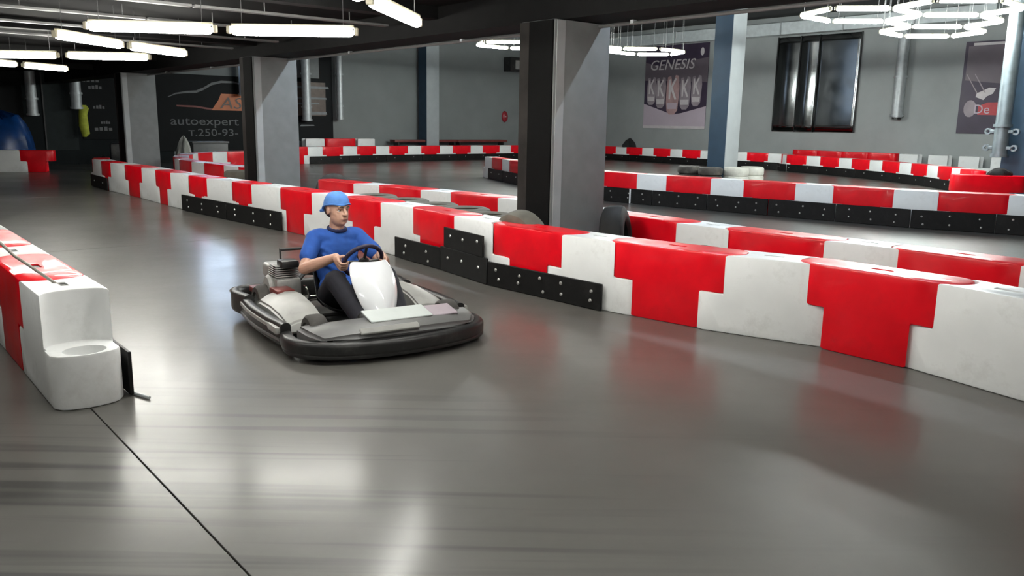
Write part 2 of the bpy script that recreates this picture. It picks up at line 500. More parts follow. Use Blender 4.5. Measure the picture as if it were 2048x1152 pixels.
column(19.9, 29.3, 'narrow blue and white column on the far grey wall', HIGH_Z, True)
column(19.9, 6.75, 'blue column behind the steel pipe at the right picture edge', HIGH_Z, True)
column(19.9, 21.5, 'blue and white column hidden behind the large grey column', HIGH_Z, True)

# ================================================================== BARRIER BLOCKS
HW, BH = 0.175, 0.60           # half thickness, height
RED_L, WHITE_L = 0.90, 0.66    # visible top lengths
def end_curve(x, dx, k=13):
    """right end of a plan outline from -HW to HW; dx>0 convex, dx<0 concave"""
    return [(x + dx * math.sqrt(max(0, 1 - (-1 + 2 * i / (k - 1)) ** 2)), HW * (-1 + 2 * i / (k - 1))) for i in range(k)]
def plan(x, dx):
    e = end_curve(x, dx)
    return e + [(-a, -b) for a, b in e]
def block_mesh(name, ux, udx, lx, ldx, m, cup):
    """one moulded block: a full-height core and wider lugs in its upper (or lower) half, edges rounded"""
    if lx > ux: core, lug, z0, z1 = plan(ux, udx), plan(lx, ldx), 0.0, 0.3
    else: core, lug, z0, z1 = plan(lx, ldx), plan(ux, udx), 0.3, BH
    base = link('tmp_block', MB().prism(core, 0.0, BH).mesh('tmp_block', m, False))
    lob = link('tmp_lug', MB().prism(lug, z0, z1).mesh('tmp_lug', m, False))
    tools = MB().box((0, 0, BH), (0.15, 0.045, 0.09), 0.008)
    if cup:
        for s in (-1, 1):
            tools.lathe([(0.0005, 0.2), (0.10, 0.2), (0.115, 0.36), (0.0005, 0.36)], 20, c=(s * 0.455, 0, 0), closed=False)
    tob = link('tmp_tool', tools.mesh('tmp_tool', M_BLACKPL))
    md = base.modifiers.new('u', 'BOOLEAN'); md.operation = 'UNION'; md.object = lob; md.solver = 'EXACT'
    md = base.modifiers.new('v', 'BEVEL'); md.width = 0.014; md.segments = 2; md.limit_method = 'ANGLE'; md.angle_limit = R(48)
    md.use_clamp_overlap = False
    md = base.modifiers.new('b', 'BOOLEAN'); md.operation = 'DIFFERENCE'; md.object = tob; md.solver = 'EXACT'
    me = evaluated(base)
    for ob in (tob, lob):
        tm = ob.data; bpy.data.objects.remove(ob); bpy.data.meshes.remove(tm)
    me.name = name
    me.materials.clear(); me.materials.append(m)
    for p in me.polygons: p.use_smooth = True; p.material_index = 0
    me.set_sharp_from_angle(angle=R(30))
    return me
G_ = 0.004
ME_RED = block_mesh('red_block', RED_L / 2 - G_, 0.12, 0.305 - G_, -0.1, M_RED, False)
ME_WHITE = block_mesh('white_block', WHITE_L / 2 - G_, -0.12, 0.475 - G_, 0.1, M_WHITE, True)
ME_SLOT_SHADE = MB().box((0, 0, 0), (0.148, 0.043, 0.02)).mesh('slot', M_BLACKPL, False)  # black fill standing in for the shade inside the handle slot

def block(colour, pos, ang, label, group, sx=1.0, sz=1.0, slot=True):
    red = colour == 'R'
    o = link('barrier_block', ME_RED if red else ME_WHITE, None, label, 'barrier', group)
    o.matrix_world = Matrix.Translation(pos) @ Matrix.Rotation(ang, 4, 'Z') @ Matrix.Diagonal((sx, 1, sz, 1))
    if slot: link('slot', ME_SLOT_SHADE, o, mx=T(0, 0, BH - 0.018))
    return o

class Path:
    def __init__(self, pts, sub=24):
        P = [Vector((x, y, 0)) for x, y in pts]
        q = [P[0] * 2 - P[1]] + P + [P[-1] * 2 - P[-2]]
        self.p = []
        for i in range(1, len(q) - 2):
            a, b, c, d = q[i - 1:i + 3]
            for k in range(sub):
                t = k / sub
                self.p.append(0.5 * ((2 * b) + (c - a) * t + (2 * a - 5 * b + 4 * c - d) * t * t + (3 * b - a - 3 * c + d) * t ** 3))
        self.p.append(P[-1])
        self.s = [0.0]
        for i in range(1, len(self.p)): self.s.append(self.s[-1] + (self.p[i] - self.p[i - 1]).length)
        self.L = self.s[-1]
    def at(self, s):
        if s <= 0:
            d = (self.p[1] - self.p[0]).normalized(); return self.p[0] + d * s
        if s >= self.L:
            d = (self.p[-1] - self.p[-2]).normalized(); return self.p[-1] + d * (s - self.L)
        for i in range(1, len(self.s)):
            if self.s[i] >= s:
                t = (s - self.s[i - 1]) / max(1e-9, self.s[i] - self.s[i - 1])
                return self.p[i - 1].lerp(self.p[i], t)
    def near(self, x, y):
        q = Vector((x, y, 0))
        i = min(range(len(self.p)), key=lambda k: (self.p[k] - q).length)
        return self.s[i]
    def offset(self, d):
        """parallel path, d metres to the left of travel"""
        o = Path.__new__(Path); o.p = []
        n = len(self.p)
        for i, p in enumerate(self.p):
            t = (self.p[min(i + 1, n - 1)] - self.p[max(i - 1, 0)]).normalized()
            o.p.append(p + Vector((-t.y, t.x, 0)) * d)
        o.s = [0.0]
        for i in range(1, n): o.s.append(o.s[-1] + (o.p[i] - o.p[i - 1]).length)
        o.L = o.s[-1]
        return o

def row(path, bounds, first, where, group, sz=1.0):
    """blocks between successive arc lengths; where = text of the row with what the count starts from"""
    cnt = {'R': 0, 'W': 0}
    col = first
    for a, b in zip(bounds[:-1], bounds[1:]):
        A, B = path.at(a), path.at(b)
        c = (A + B) / 2; d = B - A
        sx = d.length / (RED_L if col == 'R' else WHITE_L)
        nm = 'red' if col == 'R' else 'white'
        block(col, c, math.atan2(d.y, d.x), f'{nm} barrier block, {ORD[cnt[col]]} {nm} {where}', group, sx, sz)
        cnt[col] += 1
        col = 'W' if col == 'R' else 'R'
def regular(s0, first, n, k=1.0):
    out = [s0]; c = first
    for _ in range(n):
        out.append(out[-1] + (RED_L if c == 'R' else WHITE_L) * k)
        c = 'W' if c == 'R' else 'R'
    return out

# ---- main row beside the kart (front line measured on the floor, from the right edge to the far left)
MAIN = Path([(4.15, 1.9), (3.62, 3.3), (2.98, 4.62), (2.66, 5.17), (2.2, 5.74), (1.58, 6.14), (.95, 6.66), (.416, 7.165), (-.2, 7.87),
             (-.66, 8.58), (-1.18, 9.3), (-1.6, 9.8), (-2.1, 10.4), (-2.72, 11.0), (-3.3, 11.62), (-4.35, 12.7), (-5.5, 13.9),
             (-6.3, 14.85), (-7.2, 15.95), (-8.45, 17.35), (-9.4, 18.55), (-9.75, 19.3)])
MAINC = MAIN.offset(-HW)
bp = [(2.688, 5.115), (2.126, 5.774), (1.583, 6.12), (.845, 6.72), (.416, 7.165), (-.21, 7.806), (-.62, 8.5), (-1.13, 9.22),
      (-1.58, 9.78), (-2.1, 10.42), (-2.7, 10.95), (-3.27, 11.57), (-3.86, 12.2), (-4.3, 12.64), (-4.95, 13.3), (-5.45, 13.8),
      (-6.02, 14.5), (-6.55, 15.12), (-7.15, 15.82), (-7.8, 16.6), (-8.42, 17.3), (-8.88, 17.85), (-9.42, 18.6)]
mb = [MAINC.near(*p) for p in bp]
mb = [mb[0] - 2.46, mb[0] - 1.56, mb[0] - .80] + mb[0:] + [mb[-1] + .7]
mb[2] = mb[3] - .72
mb[1] = mb[2] - .9
mb[0] = mb[1] - .68
row(MAINC, mb, 'W', 'from the right in the long row beside the kart', 'barrier blocks of the long row beside the kart')
# ---- second row behind the tyres
ROW2 = Path([(6.2, 3.2), (4.6, 4.88), (3.68, 5.92), (3.02, 6.74), (1.96, 7.8), (1.1, 8.95), (.1, 10.35), (-1.0, 11.43), (-2.1, 12.42), (-3.3, 13.5), (-4.4, 14.4)]).offset(-HW)
s0 = ROW2.near(3.66, 5.92)
r2 = regular(s0, 'R', 13, 0.99)
r2 = [s0 - .66 - .9 - .66, s0 - .66 - .9, s0 - .66] + r2
row(ROW2, r2, 'W', 'from the right in the row behind the near column', 'barrier blocks of the row behind the near column')

# ---- third row across the hall
ROW3 = Path([(10.6, 10.4), (8.5, 12.0), (7.6, 12.62), (6.4, 13.25), (5.2, 14.25), (4.1, 15.15), (2.87, 16.2), (1.9, 17.1), (.95, 19.1), (.1, 21.1), (-.4, 22.6), (-1.12, 24.7)]).offset(-HW)
s3 = ROW3.near(7.454, 12.503)
k3 = 1.03
r3 = regular(s3, 'R', 18, k3)
r3 = [s3 - (.66 + .9 + .66 + .9) * k3, s3 - (.66 + .9 + .66) * k3, s3 - (.66 + .9) * k3, s3 - .66 * k3] + r3
row(ROW3, r3, 'R', 'from the right in the third row across the hall', 'barrier blocks of the third row across the hall')

# ---- row along the grey left wall and the one along the right wall
RL = Path([tuple(rp(v, 28.3).xy) for v in (29, 26, 22, 18)] + [tuple(rp(15.5, 28.0).xy), tuple(rp(13, 27.6).xy)])
row(RL, regular(0, 'R', 21), 'R', 'from the corner in the row along the far grey wall', 'barrier blocks along the far grey wall')
RR = Path([tuple(rp(27.8, n_).xy) for n_ in (28, 24, 20, 17)] + [(9.9, 30.6), (10.9, 28.4), (11.5, 26.2), (11.75, 24.2), (11.7, 22.2), (11.3, 20.2), (10.75, 18.6)])
row(RR, regular(.6, 'W', 28), 'W', 'from the corner in the row under the wall posters', 'barrier blocks under the wall posters')
RB = Path([tuple(rp(29.45, n_).xy) for n_ in (18.0, 12, 6, 2)])
cnt = {'R': 0, 'W': 0}
for i in range(14):
    c = 'R' if i < 4 else 'W'
    a = RB.at(.5 + i * 1.0)
    nm = 'red' if c == 'R' else 'white'
    block(c, a, math.atan2(U.y, U.x), f'{nm} barrier block against the right wall, {ORD[cnt[c]]} {nm} counted from the left', 'barrier blocks standing against the right wall', 1.0, 1.22, False)
    cnt[c] += 1
for i, c in enumerate('WRW'):
    block(c, rp(14.6 + i * 1.1, 29.3), AZ, {0: 'tall white barrier block by the wall banner, left one', 1: 'tall red barrier block between two white ones by the wall', 2: 'tall white barrier block by the far grey wall, right one'}[i], 'tall blocks against the far grey wall', 1.2, 1.42, False)

# ---- hairpin between the two left columns
HP = Path([(-4.3, 15.35), (-5.4, 16.5), (-6.27, 17.4), (-7.25, 18.45), (-8.1, 19.8), (-8.75, 21.6), (-8.95, 23.2), (-8.35, 24.9), (-7.1, 26.2), (-5.8, 27.0)]).offset(-HW)
row(HP, regular(.15, 'W', 16, 1.02), 'W', 'from the near end in the hairpin before the car banner', 'barrier blocks of the hairpin before the car banner')
FL = Path([(-15.5, 22.15), (-14.15, 22.6), (-12.9, 23.05)])
row(FL, [.62, 1.42, 2.12, 2.85], 'R', 'from the left by the dark wall', 'barrier blocks by the dark wall')
block('R', Vector((9.68, 17.0, 0)), math.atan2(-.2, 1), 'dark red barrier block at the foot of the column by the right edge', None, 1.25, 1.12)

# ---- foreground row at the left picture edge (ends in an open socket)
FGV = 1.0
FG = Path([tuple(rp(FGV, n_).xy) for n_ in (4.885, 8, 13)])
def fg_row():
    b = regular(0.0, 'W', 6, 1.0)
    b[1] = 0.57
    for i in range(2, 7): b[i] = b[i - 1] + (.9 if i % 2 == 0 else .66)
    names = ['white end block with open round socket in the left foreground', 'red barrier block joined to the white socketed end block at left',
             'white barrier block, second white of the left foreground row', 'red barrier block, second red of the left foreground row',
             'white barrier block, third white of the left foreground row', 'red barrier block, third red of the left foreground row']
    c = 'W'
    for i, (a, d) in enumerate(zip(b[:-1], b[1:])):
        A, B = FG.at(a), FG.at(d)
        block(c, (A + B) / 2, math.atan2((B - A).y, (B - A).x), names[i], 'barrier blocks of the left foreground row', (B - A).length / (RED_L if c == 'R' else WHITE_L))
        c = 'W' if c == 'R' else 'R'
fg_row()

# ================================================================== RUBBER BOARDS
ME_BOLT = MB().lathe([(0.0005, 0.012), (0.011, 0.010), (0.016, 0.004), (0.017, 0.0), (0.0005, 0.0)], 10, closed=False).mesh('bolt', M_BOLT)
def board(p0, p1, z0, z1, label, group, bolts=4, rows=2, th=0.022, side=None):
    """flat board from p0 to p1 (floor points); its outer face looks to the right of travel p0->p1"""
    p0, p1 = Vector((*p0, 0)), Vector((*p1, 0))
    d = (p1 - p0); L = d.length; d.normalize()
    nrm = Vector((d.y, -d.x, 0))
    o = empty('rubber_board', axes(d, UP, nrm, (p0.x, p0.y, z0)), label, 'board', group)
    MB().box((L / 2, (z1 - z0) / 2, th / 2), (L - .012, z1 - z0, th), .004, 1).build('sheet', M_RUBBER, o)
    for i in range(bolts):
        for j in range(rows):
            x = L * (i + .5) / bolts + random.uniform(-.04, .04)
            y = (z1 - z0) * ((j + .5) / rows * .8 + .1 if rows > 1 else .6) + random.uniform(-.02, .02)
            link('bolt', ME_BOLT, o, mx=T(x, y, th))
    return o
def board_run(path, s0, s1, n, z0, z1, where, group, bolts=3, rows=2, gap=0.012):
    """n boards following a path; placed on the right of decreasing arc length, i.e. facing the camera"""
    for i in range(n):
        a, b = s1 + (s0 - s1) * i / n, s1 + (s0 - s1) * (i + 1) / n
        A, B = path.at(a), path.at(b)
        board(A.xy, B.xy, z0, z1, f'black rubber board, {ORD[i]} from the left {where}', group, bolts, rows)
MF = MAIN.offset(0.03)
gb = 'rubber boards bolted to the long row beside the kart'
def seg(pa, pb): return MF.at(MF.near(*pa)).xy, MF.at(MF.near(*pb)).xy
a, b = seg((-9.45, 18.65), (-8.52, 17.42)); board(a, b, .01, .27, 'black board under the far left tip of the long barrier row', gb, 2, 1)
a, b = seg((-5.6, 14.0), (-4.4, 12.75)); board(a, b, .005, .27, 'black rubber board under the long row left of the driver, farther piece', gb, 3, 2)
a, b = seg((-4.4, 12.75), (-3.2, 11.52)); board(a, b, .005, .27, 'black rubber board under the long row left of the driver, nearer piece', gb, 3, 2)
MF2 = MAIN.offset(0.035)
a, b = MF2.at(MF2.near(-1.33, 9.48)).xy, MF2.at(MF2.near(-.71, 8.66)).xy; board(a, b, .005, .24, 'black rubber board with pale bolts right of the steering wheel', gb, 2, 2)
a, b = MF2.at(MF2.near(-.71, 8.66)).xy, MF2.at(MF2.near(-.2, 7.87)).xy; board(a, b, .005, .26, 'black rubber board below the raised black plate', gb, 3, 1)
a, b = MF2.at(MF2.near(-.2, 7.87)).xy, MF2.at(MF2.near(.80, 6.8)).xy; board(a, b, .005, .235, 'long black bolted board ending under the white block at centre', gb, 5, 2)
a, b = MF2.at(MF2.near(-.69, 8.62)).xy, MF2.at(MF2.near(-.24, 7.93)).xy; board(a, b, .262, .47, 'raised square black plate bolted halfway up the long row', gb, 3, 1)
R3F = ROW3.offset(HW + .03)
board_run(R3F, R3F.near(9.4, 11.3), R3F.near(1.9, 17.1), 8, .005, .3, 'on the third row across the hall', 'rubber boards along the third row', 3, 2)
board_run(R3F, R3F.near(1.9, 17.1), R3F.near(-.75, 23.4), 5, .005, .3, 'on the bend of the third row', 'rubber boards on the bend of the third row', 2, 1)
RLF = RL.offset(HW + .03)
board_run(RLF, 1.5, 15.5, 8, .005, .26, 'along the far grey wall row', 'rubber boards along the far grey wall row', 2, 1)
RRF = RR.offset(-HW - .03)
for i in range(11):
    A, B = RRF.at(1.2 + i * 1.85), RRF.at(1.2 + (i + 1) * 1.85)
    board(A.xy, B.xy, .005, .27, f'black rubber board, {ORD[i]} from the corner under the wall posters', 'rubber boards under the wall posters', 2, 1)
board(rp(FGV + HW + .075, 9.2).xy, rp(FGV + HW + .075, 4.74).xy, .01, .26, 'black board on the track side of the left foreground row', None, 4, 1).matrix_world = \
    axes(-N, UP, V, tuple(rp(FGV + HW + .03, 9.2, .01)))
MB().tube([(0, 0, 0), (.19, -.02, .0)], .008, 8).build('floor_rod', M_GALV, None, label='thin metal rod on the floor beside the white socketed end block', cat='rod').matrix_world = \
    Matrix.Translation(rp(1.215, 4.82, .009)) @ Matrix.Rotation(AZ + R(-65), 4, 'Z')
# leaning grey rod stuck into the slot of the end block
rod = empty('marker_rod', Matrix.Translation(FG.at(.285)) @ T(0, 0, .575), 'thin grey rod with dark grip leaning out of the end block slot', 'rod')
MB().tube([(0, 0, 0), (-.33, .12, .16), (-.62, .22, .37)], .009, 8).build('shaft', M_ROD, rod)
MB().tube([(-.60, .213, .355), (-.75, .265, .475)], .02, 10).build('grip', M_BLACKPL, rod)

# ================================================================== TYRES
def tyre_mesh(name, m, ro=.29, ri=.16, wd=.19):
    h = wd / 2
    prof = [(ri, -h * .8), (ri + .03, -h), (ro - .05, -h), (ro - .012, -h * .8), (ro, -h * .45), (ro, h * .45), (ro - .012, h * .8), (ro - .05, h), (ri + .03, h), (ri, h * .8), (ri - .0 + .02, h * .5), (ri + .04, 0), (ri + .02, -h * .5)]
    b = MB().lathe(prof, 32)
    return b.mesh(name, m)
TY_D = tyre_mesh('tyre', M_TIRE); TY_K = tyre_mesh('tyre_k', mat('black_tyre_rubber', (0.012, 0.012, 0.012), 0.7, var=0.3, scale=8, spec=0.3)); TY_B = tyre_mesh('tyre_b', M_TIREBROWN); TY_W = tyre_mesh('tyre_w', M_TIREWHITE, .3, .15, .22)
def tyre(me, loc, rx=0.0, ry=0.0, rz=0.0, label='', group=None, s=1.0):
    o = link('tyre', me, None, label, 'tyre', group)
    o.matrix_world = Matrix.Translation(loc) @ Matrix.Rotation(rz, 4, 'Z') @ Matrix.Rotation(ry, 4, 'Y') @ Matrix.Rotation(rx, 4, 'X') @ Matrix.Scale(s, 4)
    return o
gt = 'tyres between the long row and the row behind'
# flat stacks of three between the rows, left of the near column
stacks = [(-1.86, 11.05), (-1.38, 10.5), (-.92, 10.0), (-.56, 9.55), (-.3, 8.95)]
lv = ['bottom', 'middle', 'top']
for i, (x, y) in enumerate(stacks):
    for k in range(3):
        tyre(TY_B if (i + k) % 2 == 0 or k == 2 else TY_D, (x + random.uniform(-.03, .03), y + random.uniform(-.03, .03), .096 + k * .192), rz=random.uniform(0, 6),
             label=f'dusty tyre, {lv[k]} of the {ORD[i]} stack from the left behind the long row', group=gt)
tyre(TY_B, (.10, 8.08, .365), rx=R(78), rz=R(130), label='brownish tyre leaning against the left foot of the large grey column', group=gt, s=1.2)
tyre(TY_K, (1.06, 8.40, .37), rx=R(84), rz=R(74), label='dark tyre standing upright right of the large grey column', group=gt, s=1.27)
tyre(TY_D, (1.62, 7.12, .24), rx=R(52), rz=R(-50), label='dark tyre standing between the two right-hand rows', group=gt, s=1.05)
tyre(TY_B, (-3.15, 12.4, .1), rz=.3, label='grey tyre lying behind the driver, lower of two', group=gt)
tyre(TY_B, (-3.12, 12.42, .295), rz=1.3, label='grey tyre lying behind the driver, upper of two', group=gt)
tyre(TY_D, (-3.1, 14.3, .33), rx=R(68), rz=R(20), label='grey tyre leaning right of the second grey column', group=gt, s=1.1)
tyre(TY_B, (-5.1, 15.45, .1), rz=.8, label='brown tyre lying left of the second grey column, lower', group=gt)
tyre(TY_B, (-5.05, 15.5, .3), rz=.2, label='brown tyre lying left of the second grey column, middle', group=gt)
tyre(TY_B, (-5.1, 15.47, .5), rz=.2, label='brown tyre lying left of the second grey column, upper', group=gt)
gb2 = 'tyres round the blue and white column'
bc = rp(19.9, 14.45)
for k, (dx, dy, me, nm) in enumerate([(-.95, -.1, TY_D, 'dark tyre'), (-.5, -.75, TY_D, 'grey tyre'), (.2, -.8, TY_W, 'white painted tyre'), (.75, -.35, TY_W, 'pale painted tyre')]):
    for j in range(2):
        tyre(me, (bc.x + dx, bc.y + dy, .11 + j * .225), rz=k, label=f'{nm} at the foot of the blue and white column, {"lower" if j == 0 else "upper"} one', group=gb2, s=1.15)
        
# ================================================================== TUBE LAMPS
def tube_lamp_meshes(L, r, m, wire):
    h = L / 2 - .05
    return dict(
        tube=MB().caps((-h + r, 0, 0), (h - r, 0, 0), r, r, 12).mesh('tube', m),
        housing=MB().box((0, 0, r + .018), (L - .1, .05, .03), .006, 1).mesh('housing', M_LAMPBODY),
        end_cap=MB().box((0, 0, .012), (.04, .06, .075), .008, 1).mesh('end_cap', M_LAMPBODY),
        wire=MB().tube([(0, 0, r + .03), (0, 0, r + .03 + wire)], .004, 6).mesh('suspension_wire', M_WIRE, False))
LM_NEAR = tube_lamp_meshes(1.2, .042, M_TUBE_NEAR, LOW_Z - 2.4 - .074)
LM_HALL = tube_lamp_meshes(1.16, .036, M_TUBE_HALL, HIGH_Z - 3.85 - .068)
LM_COOL = tube_lamp_meshes(1.16, .036, M_TUBE_COOL, HIGH_Z - 4.5 - .068)
def tube_lamp(a, b, z, lm, base_len, label, group):
    A, B = Vector((*a, z)), Vector((*b, z)); d = B - A
    L = d.length
    o = empty('tube_lamp', Matrix.Translation((A + B) / 2) @ Matrix.Rotation(math.atan2(d.y, d.x), 4, 'Z'), label, 'lamp', group)
    sx = L / base_len
    S = Matrix.Diagonal((sx, 1, 1, 1))
    link('tube', lm['tube'], o, mx=S)
    link('housing', lm['housing'], o, mx=S)
    for s in (-1, 1):
        link('end_cap', lm['end_cap'], o, mx=T(s * (L / 2 - .03), 0))
        link('suspension_wire', lm['wire'], o, mx=T(s * L * .38, 0))
    return o
gl = 'tube lamps under the low black ceiling'
near = [((-4.26, 8.43), (-2.97, 8.55), 'lit tube lamp across the upper left, left one of the long bright pair'),
        ((-2.91, 8.6), (-1.57, 8.58), 'lit tube lamp across the upper left, right one of the long bright pair'),
        ((-5.03, 9.3), (-4.87, 10.6), 'slanting lit tube lamp at upper left, nearer of two in line'),
        ((-4.85, 10.68), (-4.55, 11.8), 'slanting lit tube lamp at upper left, farther of two in line'),
        ((-7.9, 12.58), (-6.72, 12.56), 'horizontal lit tube lamp cut by the left picture edge'),
        ((-6.63, 12.54), (-5.4, 12.64), 'horizontal lit tube lamp below the slanting pair at upper left'),
        ((-9.05, 13.95), (-8.78, 15.0), 'farthest lit tube lamp of the low ceiling, touching the left edge'),
        ((-8.77, 15.1), (-8.47, 16.1), 'short looking lit tube lamp farthest back at upper left'),
        ((-1.08, 6.3), (-.87, 7.72), 'steep lit tube lamp cut by the top edge left of centre'),
        # the same pattern goes on above and behind the camera
        ((-1.3, 4.85), (-1.1, 6.15), 'lit tube lamp above the picture left of the camera'),
        ((-.95, 4.7), (.25, 4.66), 'lit tube lamp above the picture, left of the overhead pair'),
        ((.35, 4.66), (1.6, 4.62), 'lit tube lamp above the picture, right of the overhead pair'),
        ((-.9, .9), (.3, .86), 'lit tube lamp right above the camera, left one'),
        ((.4, .86), (1.65, .82), 'lit tube lamp right above the camera, right one'),
        ((-4.3, 4.6), (-3.1, 4.56), 'lit tube lamp overhead at the left foreground row'),
        ((-3.0, 4.56), (-1.8, 4.52), 'lit tube lamp overhead beside the left foreground row'),
        ((3.9, .9), (5.1, .86), 'lit tube lamp behind the camera to the right'),
        ((-4.3, .9), (-3.1, .86), 'lit tube lamp behind the camera to the left')]
for a, b, lb in near: tube_lamp(a, b, 2.4, LM_NEAR, 1.2, lb, gl)

A_, B_, C_ = Vector((1.13, -.13)), Vector((.26, -1.13)), Vector((.97, .85))
def honeycomb(cells, group, what, lm=None):
    edges = {}
    for cx, cy in cells:
        p = Vector((cx, cy)); vs = [p]
        for e in (B_, A_, C_, -B_, -A_): vs.append(vs[-1] + e)
        for i in range(6):
            a, b = vs[i], vs[(i + 1) % 6]
            m_ = (a + b) / 2
            key = (round(m_.x * 2), round(m_.y * 2))
            if any(abs(k[2].x - m_.x) + abs(k[2].y - m_.y) < .35 for k in edges.values()): continue
            edges[key] = (a, b, m_)
    es = sorted(edges.values(), key=lambda e: e[2].x / e[2].y)
    for i, (a, b, m_) in enumerate(es):
        d = (b - a).normalized()
        nm = ORD[i] if i < 20 else ['twenty-first', 'twenty-second', 'twenty-third', 'twenty-fourth', 'twenty-fifth', 'twenty-sixth', 'twenty-seventh', 'twenty-eighth'][i - 20]
        tube_lamp(a + d * .03, b - d * .03, 3.85, lm or LM_HALL, 1.16, f'lit tube lamp, {nm} from the left in the {what}', group)
honeycomb([(5.93, 18.1), (8.03, 18.82), (8.74, 20.75), (7.32, 16.85)], 'tube lamps of the right honeycomb', 'honeycomb cluster at upper right')
for i in range(6):
    tube_lamp(rp(7.7, 3.2 + i * 1.9).xy, rp(7.7, 4.36 + i * 1.9).xy, 4.5, LM_COOL, 1.16, f'cool tube lamp high behind the black beam, {ORD[i]} from the right', 'cool tube lamps behind the beam')
honeycomb([(-1.2, 26.1), (.9, 26.82), (3.0, 27.54)], 'tube lamps of the far honeycomb', 'far honeycomb cluster behind the near column')

# ================================================================== PIPES, DUCTS, CONDUITS
def pipe(name, p0, p1, r, m, label, cat, rings=None, foot=None):
    o = empty(name, Matrix.Translation(p0), label, cat)
    d = Vector(p1) - Vector(p0)
    MB().tube([(0, 0, 0), d], r, 16).build('tube', m, o)
    for f in rings or []:
        q = d * f
        dn = d.normalized()
        MB().tube([q - dn * .03, q + dn * .03], r * 1.22, 16).build('clamp', m, o)
    if foot: foot(o)
    return o
# square duct along the right wall
du = empty('wall_duct', right_wall(0, 5.35, .3), 'pale square air duct running high along the right wall', 'duct')
for i in range(7):
    MB().box((.3 + i * 2.6 + 1.3, 0, 0), (2.56, .46, .4), .01, 1).build('section', M_DUCT, du)
    MB().box((.3 + i * 2.6, 0, 0), (.05, .5, .46), .006, 1).build('flange', M_GALV, du)
p = (right_wall(15.5, 1.99, .24)).translation
pipe('wall_pipe', (p.x, p.y, 1.99), (p.x, p.y, 5.1), .19, M_GALV, 'steel pipe with dark open end hanging between steel sheets and right poster', 'pipe', [.02, .45, .9],
     lambda o: MB().tube([(0, 0, -.07), (0, 0, .02)], .15, 16).build('dark_end', M_BLACKPL, o))
p = right_wall(.98, 1.98, .2).translation
pipe('wall_pipe', (p.x, p.y, 1.98), (p.x, p.y, 5.1), .13, M_GALV, 'slim steel wall pipe just right of the large grey column', 'pipe', [.02, .5],
     lambda o: MB().tube([(0, 0, -.22), (.0, 0, .02)], .06, 10).build('dark_end', M_BLACKPL, o))
for t, z, r, lb in [(14.15, 1.58, .12, 'steel pipe on the far grey wall at the right border of the text banner'),
                    (15.55, 1.5, .17, 'steel pipe right of the second grey column, left of the text banner'),
                    (18.0, 2.35, .13, 'steel pipe hanging at the right side of the car banner'),
                    (23.45, 1.75, .16, 'pale pipe on the dark wall above the yellow-green cover'),
                    (24.7, 1.52, .15, 'pale pipe with clamps on the dark wall above the blue tarpaulin')]:
    p = left_wall(t, z, .35).translation
    pipe('wall_pipe', (p.x, p.y, z), (p.x, p.y, HIGH_Z - .02), r, M_GALV, lb, 'pipe', [.01, .12, .4])
# big pipe on the right column
M_PIPE = mat('dull_bluish_steel', (0.2, 0.24, 0.26), 0.38, 0.6, var=0.2, scale=5)
p = rp(19.9 - .62, 6.98)
def clamps(o):
    for z in (.16, .5):
        c = MB().box((0, 0, z), (.46, .12, .07), .01, 1, Matrix.Rotation(math.atan2(U.y, U.x), 4, 'Z'))
        cl = c.build('bracket', M_PIPE, o)
        for s in (-1, 1):
            q = U * (.27 * s)
            MB().lathe([(.035, -.04), (.07, -.04), (.07, .04), (.035, .04)], 14, 'Y', c=(0, 0, 0)).xf(Matrix.Translation((q.x, q.y, z)) @ Matrix.Rotation(math.atan2(U.y, U.x), 4, 'Z')).build('ring', M_PIPE, cl)
pipe('column_pipe', (p.x, p.y, 1.05), (p.x, p.y, HIGH_Z - .02), .15, M_PIPE, 'big bright steel pipe with ring clamps before the right-edge column', 'pipe', [.0, .13], clamps)
# conduits under the low ceiling, along V
for n_, v0, v1, lb in [(9.3, -4, 5.7, 'pale cable tray on the black ceiling, nearest of four'), (10.9, -4, 5.7, 'pale cable tray on the black ceiling above the long lamp pair'),
                       (12.5, -4, 5.7, 'pale cable tray on the black ceiling above the slanting lamps'), (14.3, -4, 5.7, 'pale cable tray on the black ceiling, farthest of four')]:
    o = empty('cable_tray', room(v0, n_, LOW_Z - .145), lb, 'tray')
    for i in range(4):
        L = (v1 - v0) / 4
        MB().box((L * (i + .5), 0, 0), (L - .03, .09, .03), .004, 1).build('section', M_GREYPL, o)
    for i in range(9):
        MB().tube([((v1 - v0) * (i + .5) / 9, 0, .015), ((v1 - v0) * (i + .5) / 9, 0, .142)], .006, 6).build('hanger', M_WIRE, o)
o = empty('beam_conduit', room(BEAM_V + .22, 24, 2.52), 'thin pale conduit along the lower edge of the black beam', 'conduit')
MB().tube([(0, 0, 0), (0, -34, 0)], .018, 8).build('tube', M_GREYPL, o)
for i in range(12): MB().box((0, -1.5 - i * 2.8, .015), (.05, .04, .035)).build('clip', M_GALV, o)

# ================================================================== WALL PRINTS
def sheet(name, mx, w_, h_, m, label, cat, th=.02):
    o = empty(name, mx, label, cat)
    b = MB().box((w_ / 2, h_ / 2, th / 2), (w_, h_, th), .003, 1).build('sheet', m, o)
    return o
def flat(o, name, poly, m, z=.022, th=.004):
    return MB().prism(poly, z, z + th).build(name, m, o, smooth=False)
def rect(x0, y0, x1, y1): return [(x0, y0), (x1, y0), (x1, y1), (x0, y1)]
def ell(cx, cy, rx, ry, k=18): return [(cx + rx * math.cos(2 * PI * i / k), cy + ry * math.sin(2 * PI * i / k)) for i in range(k)]

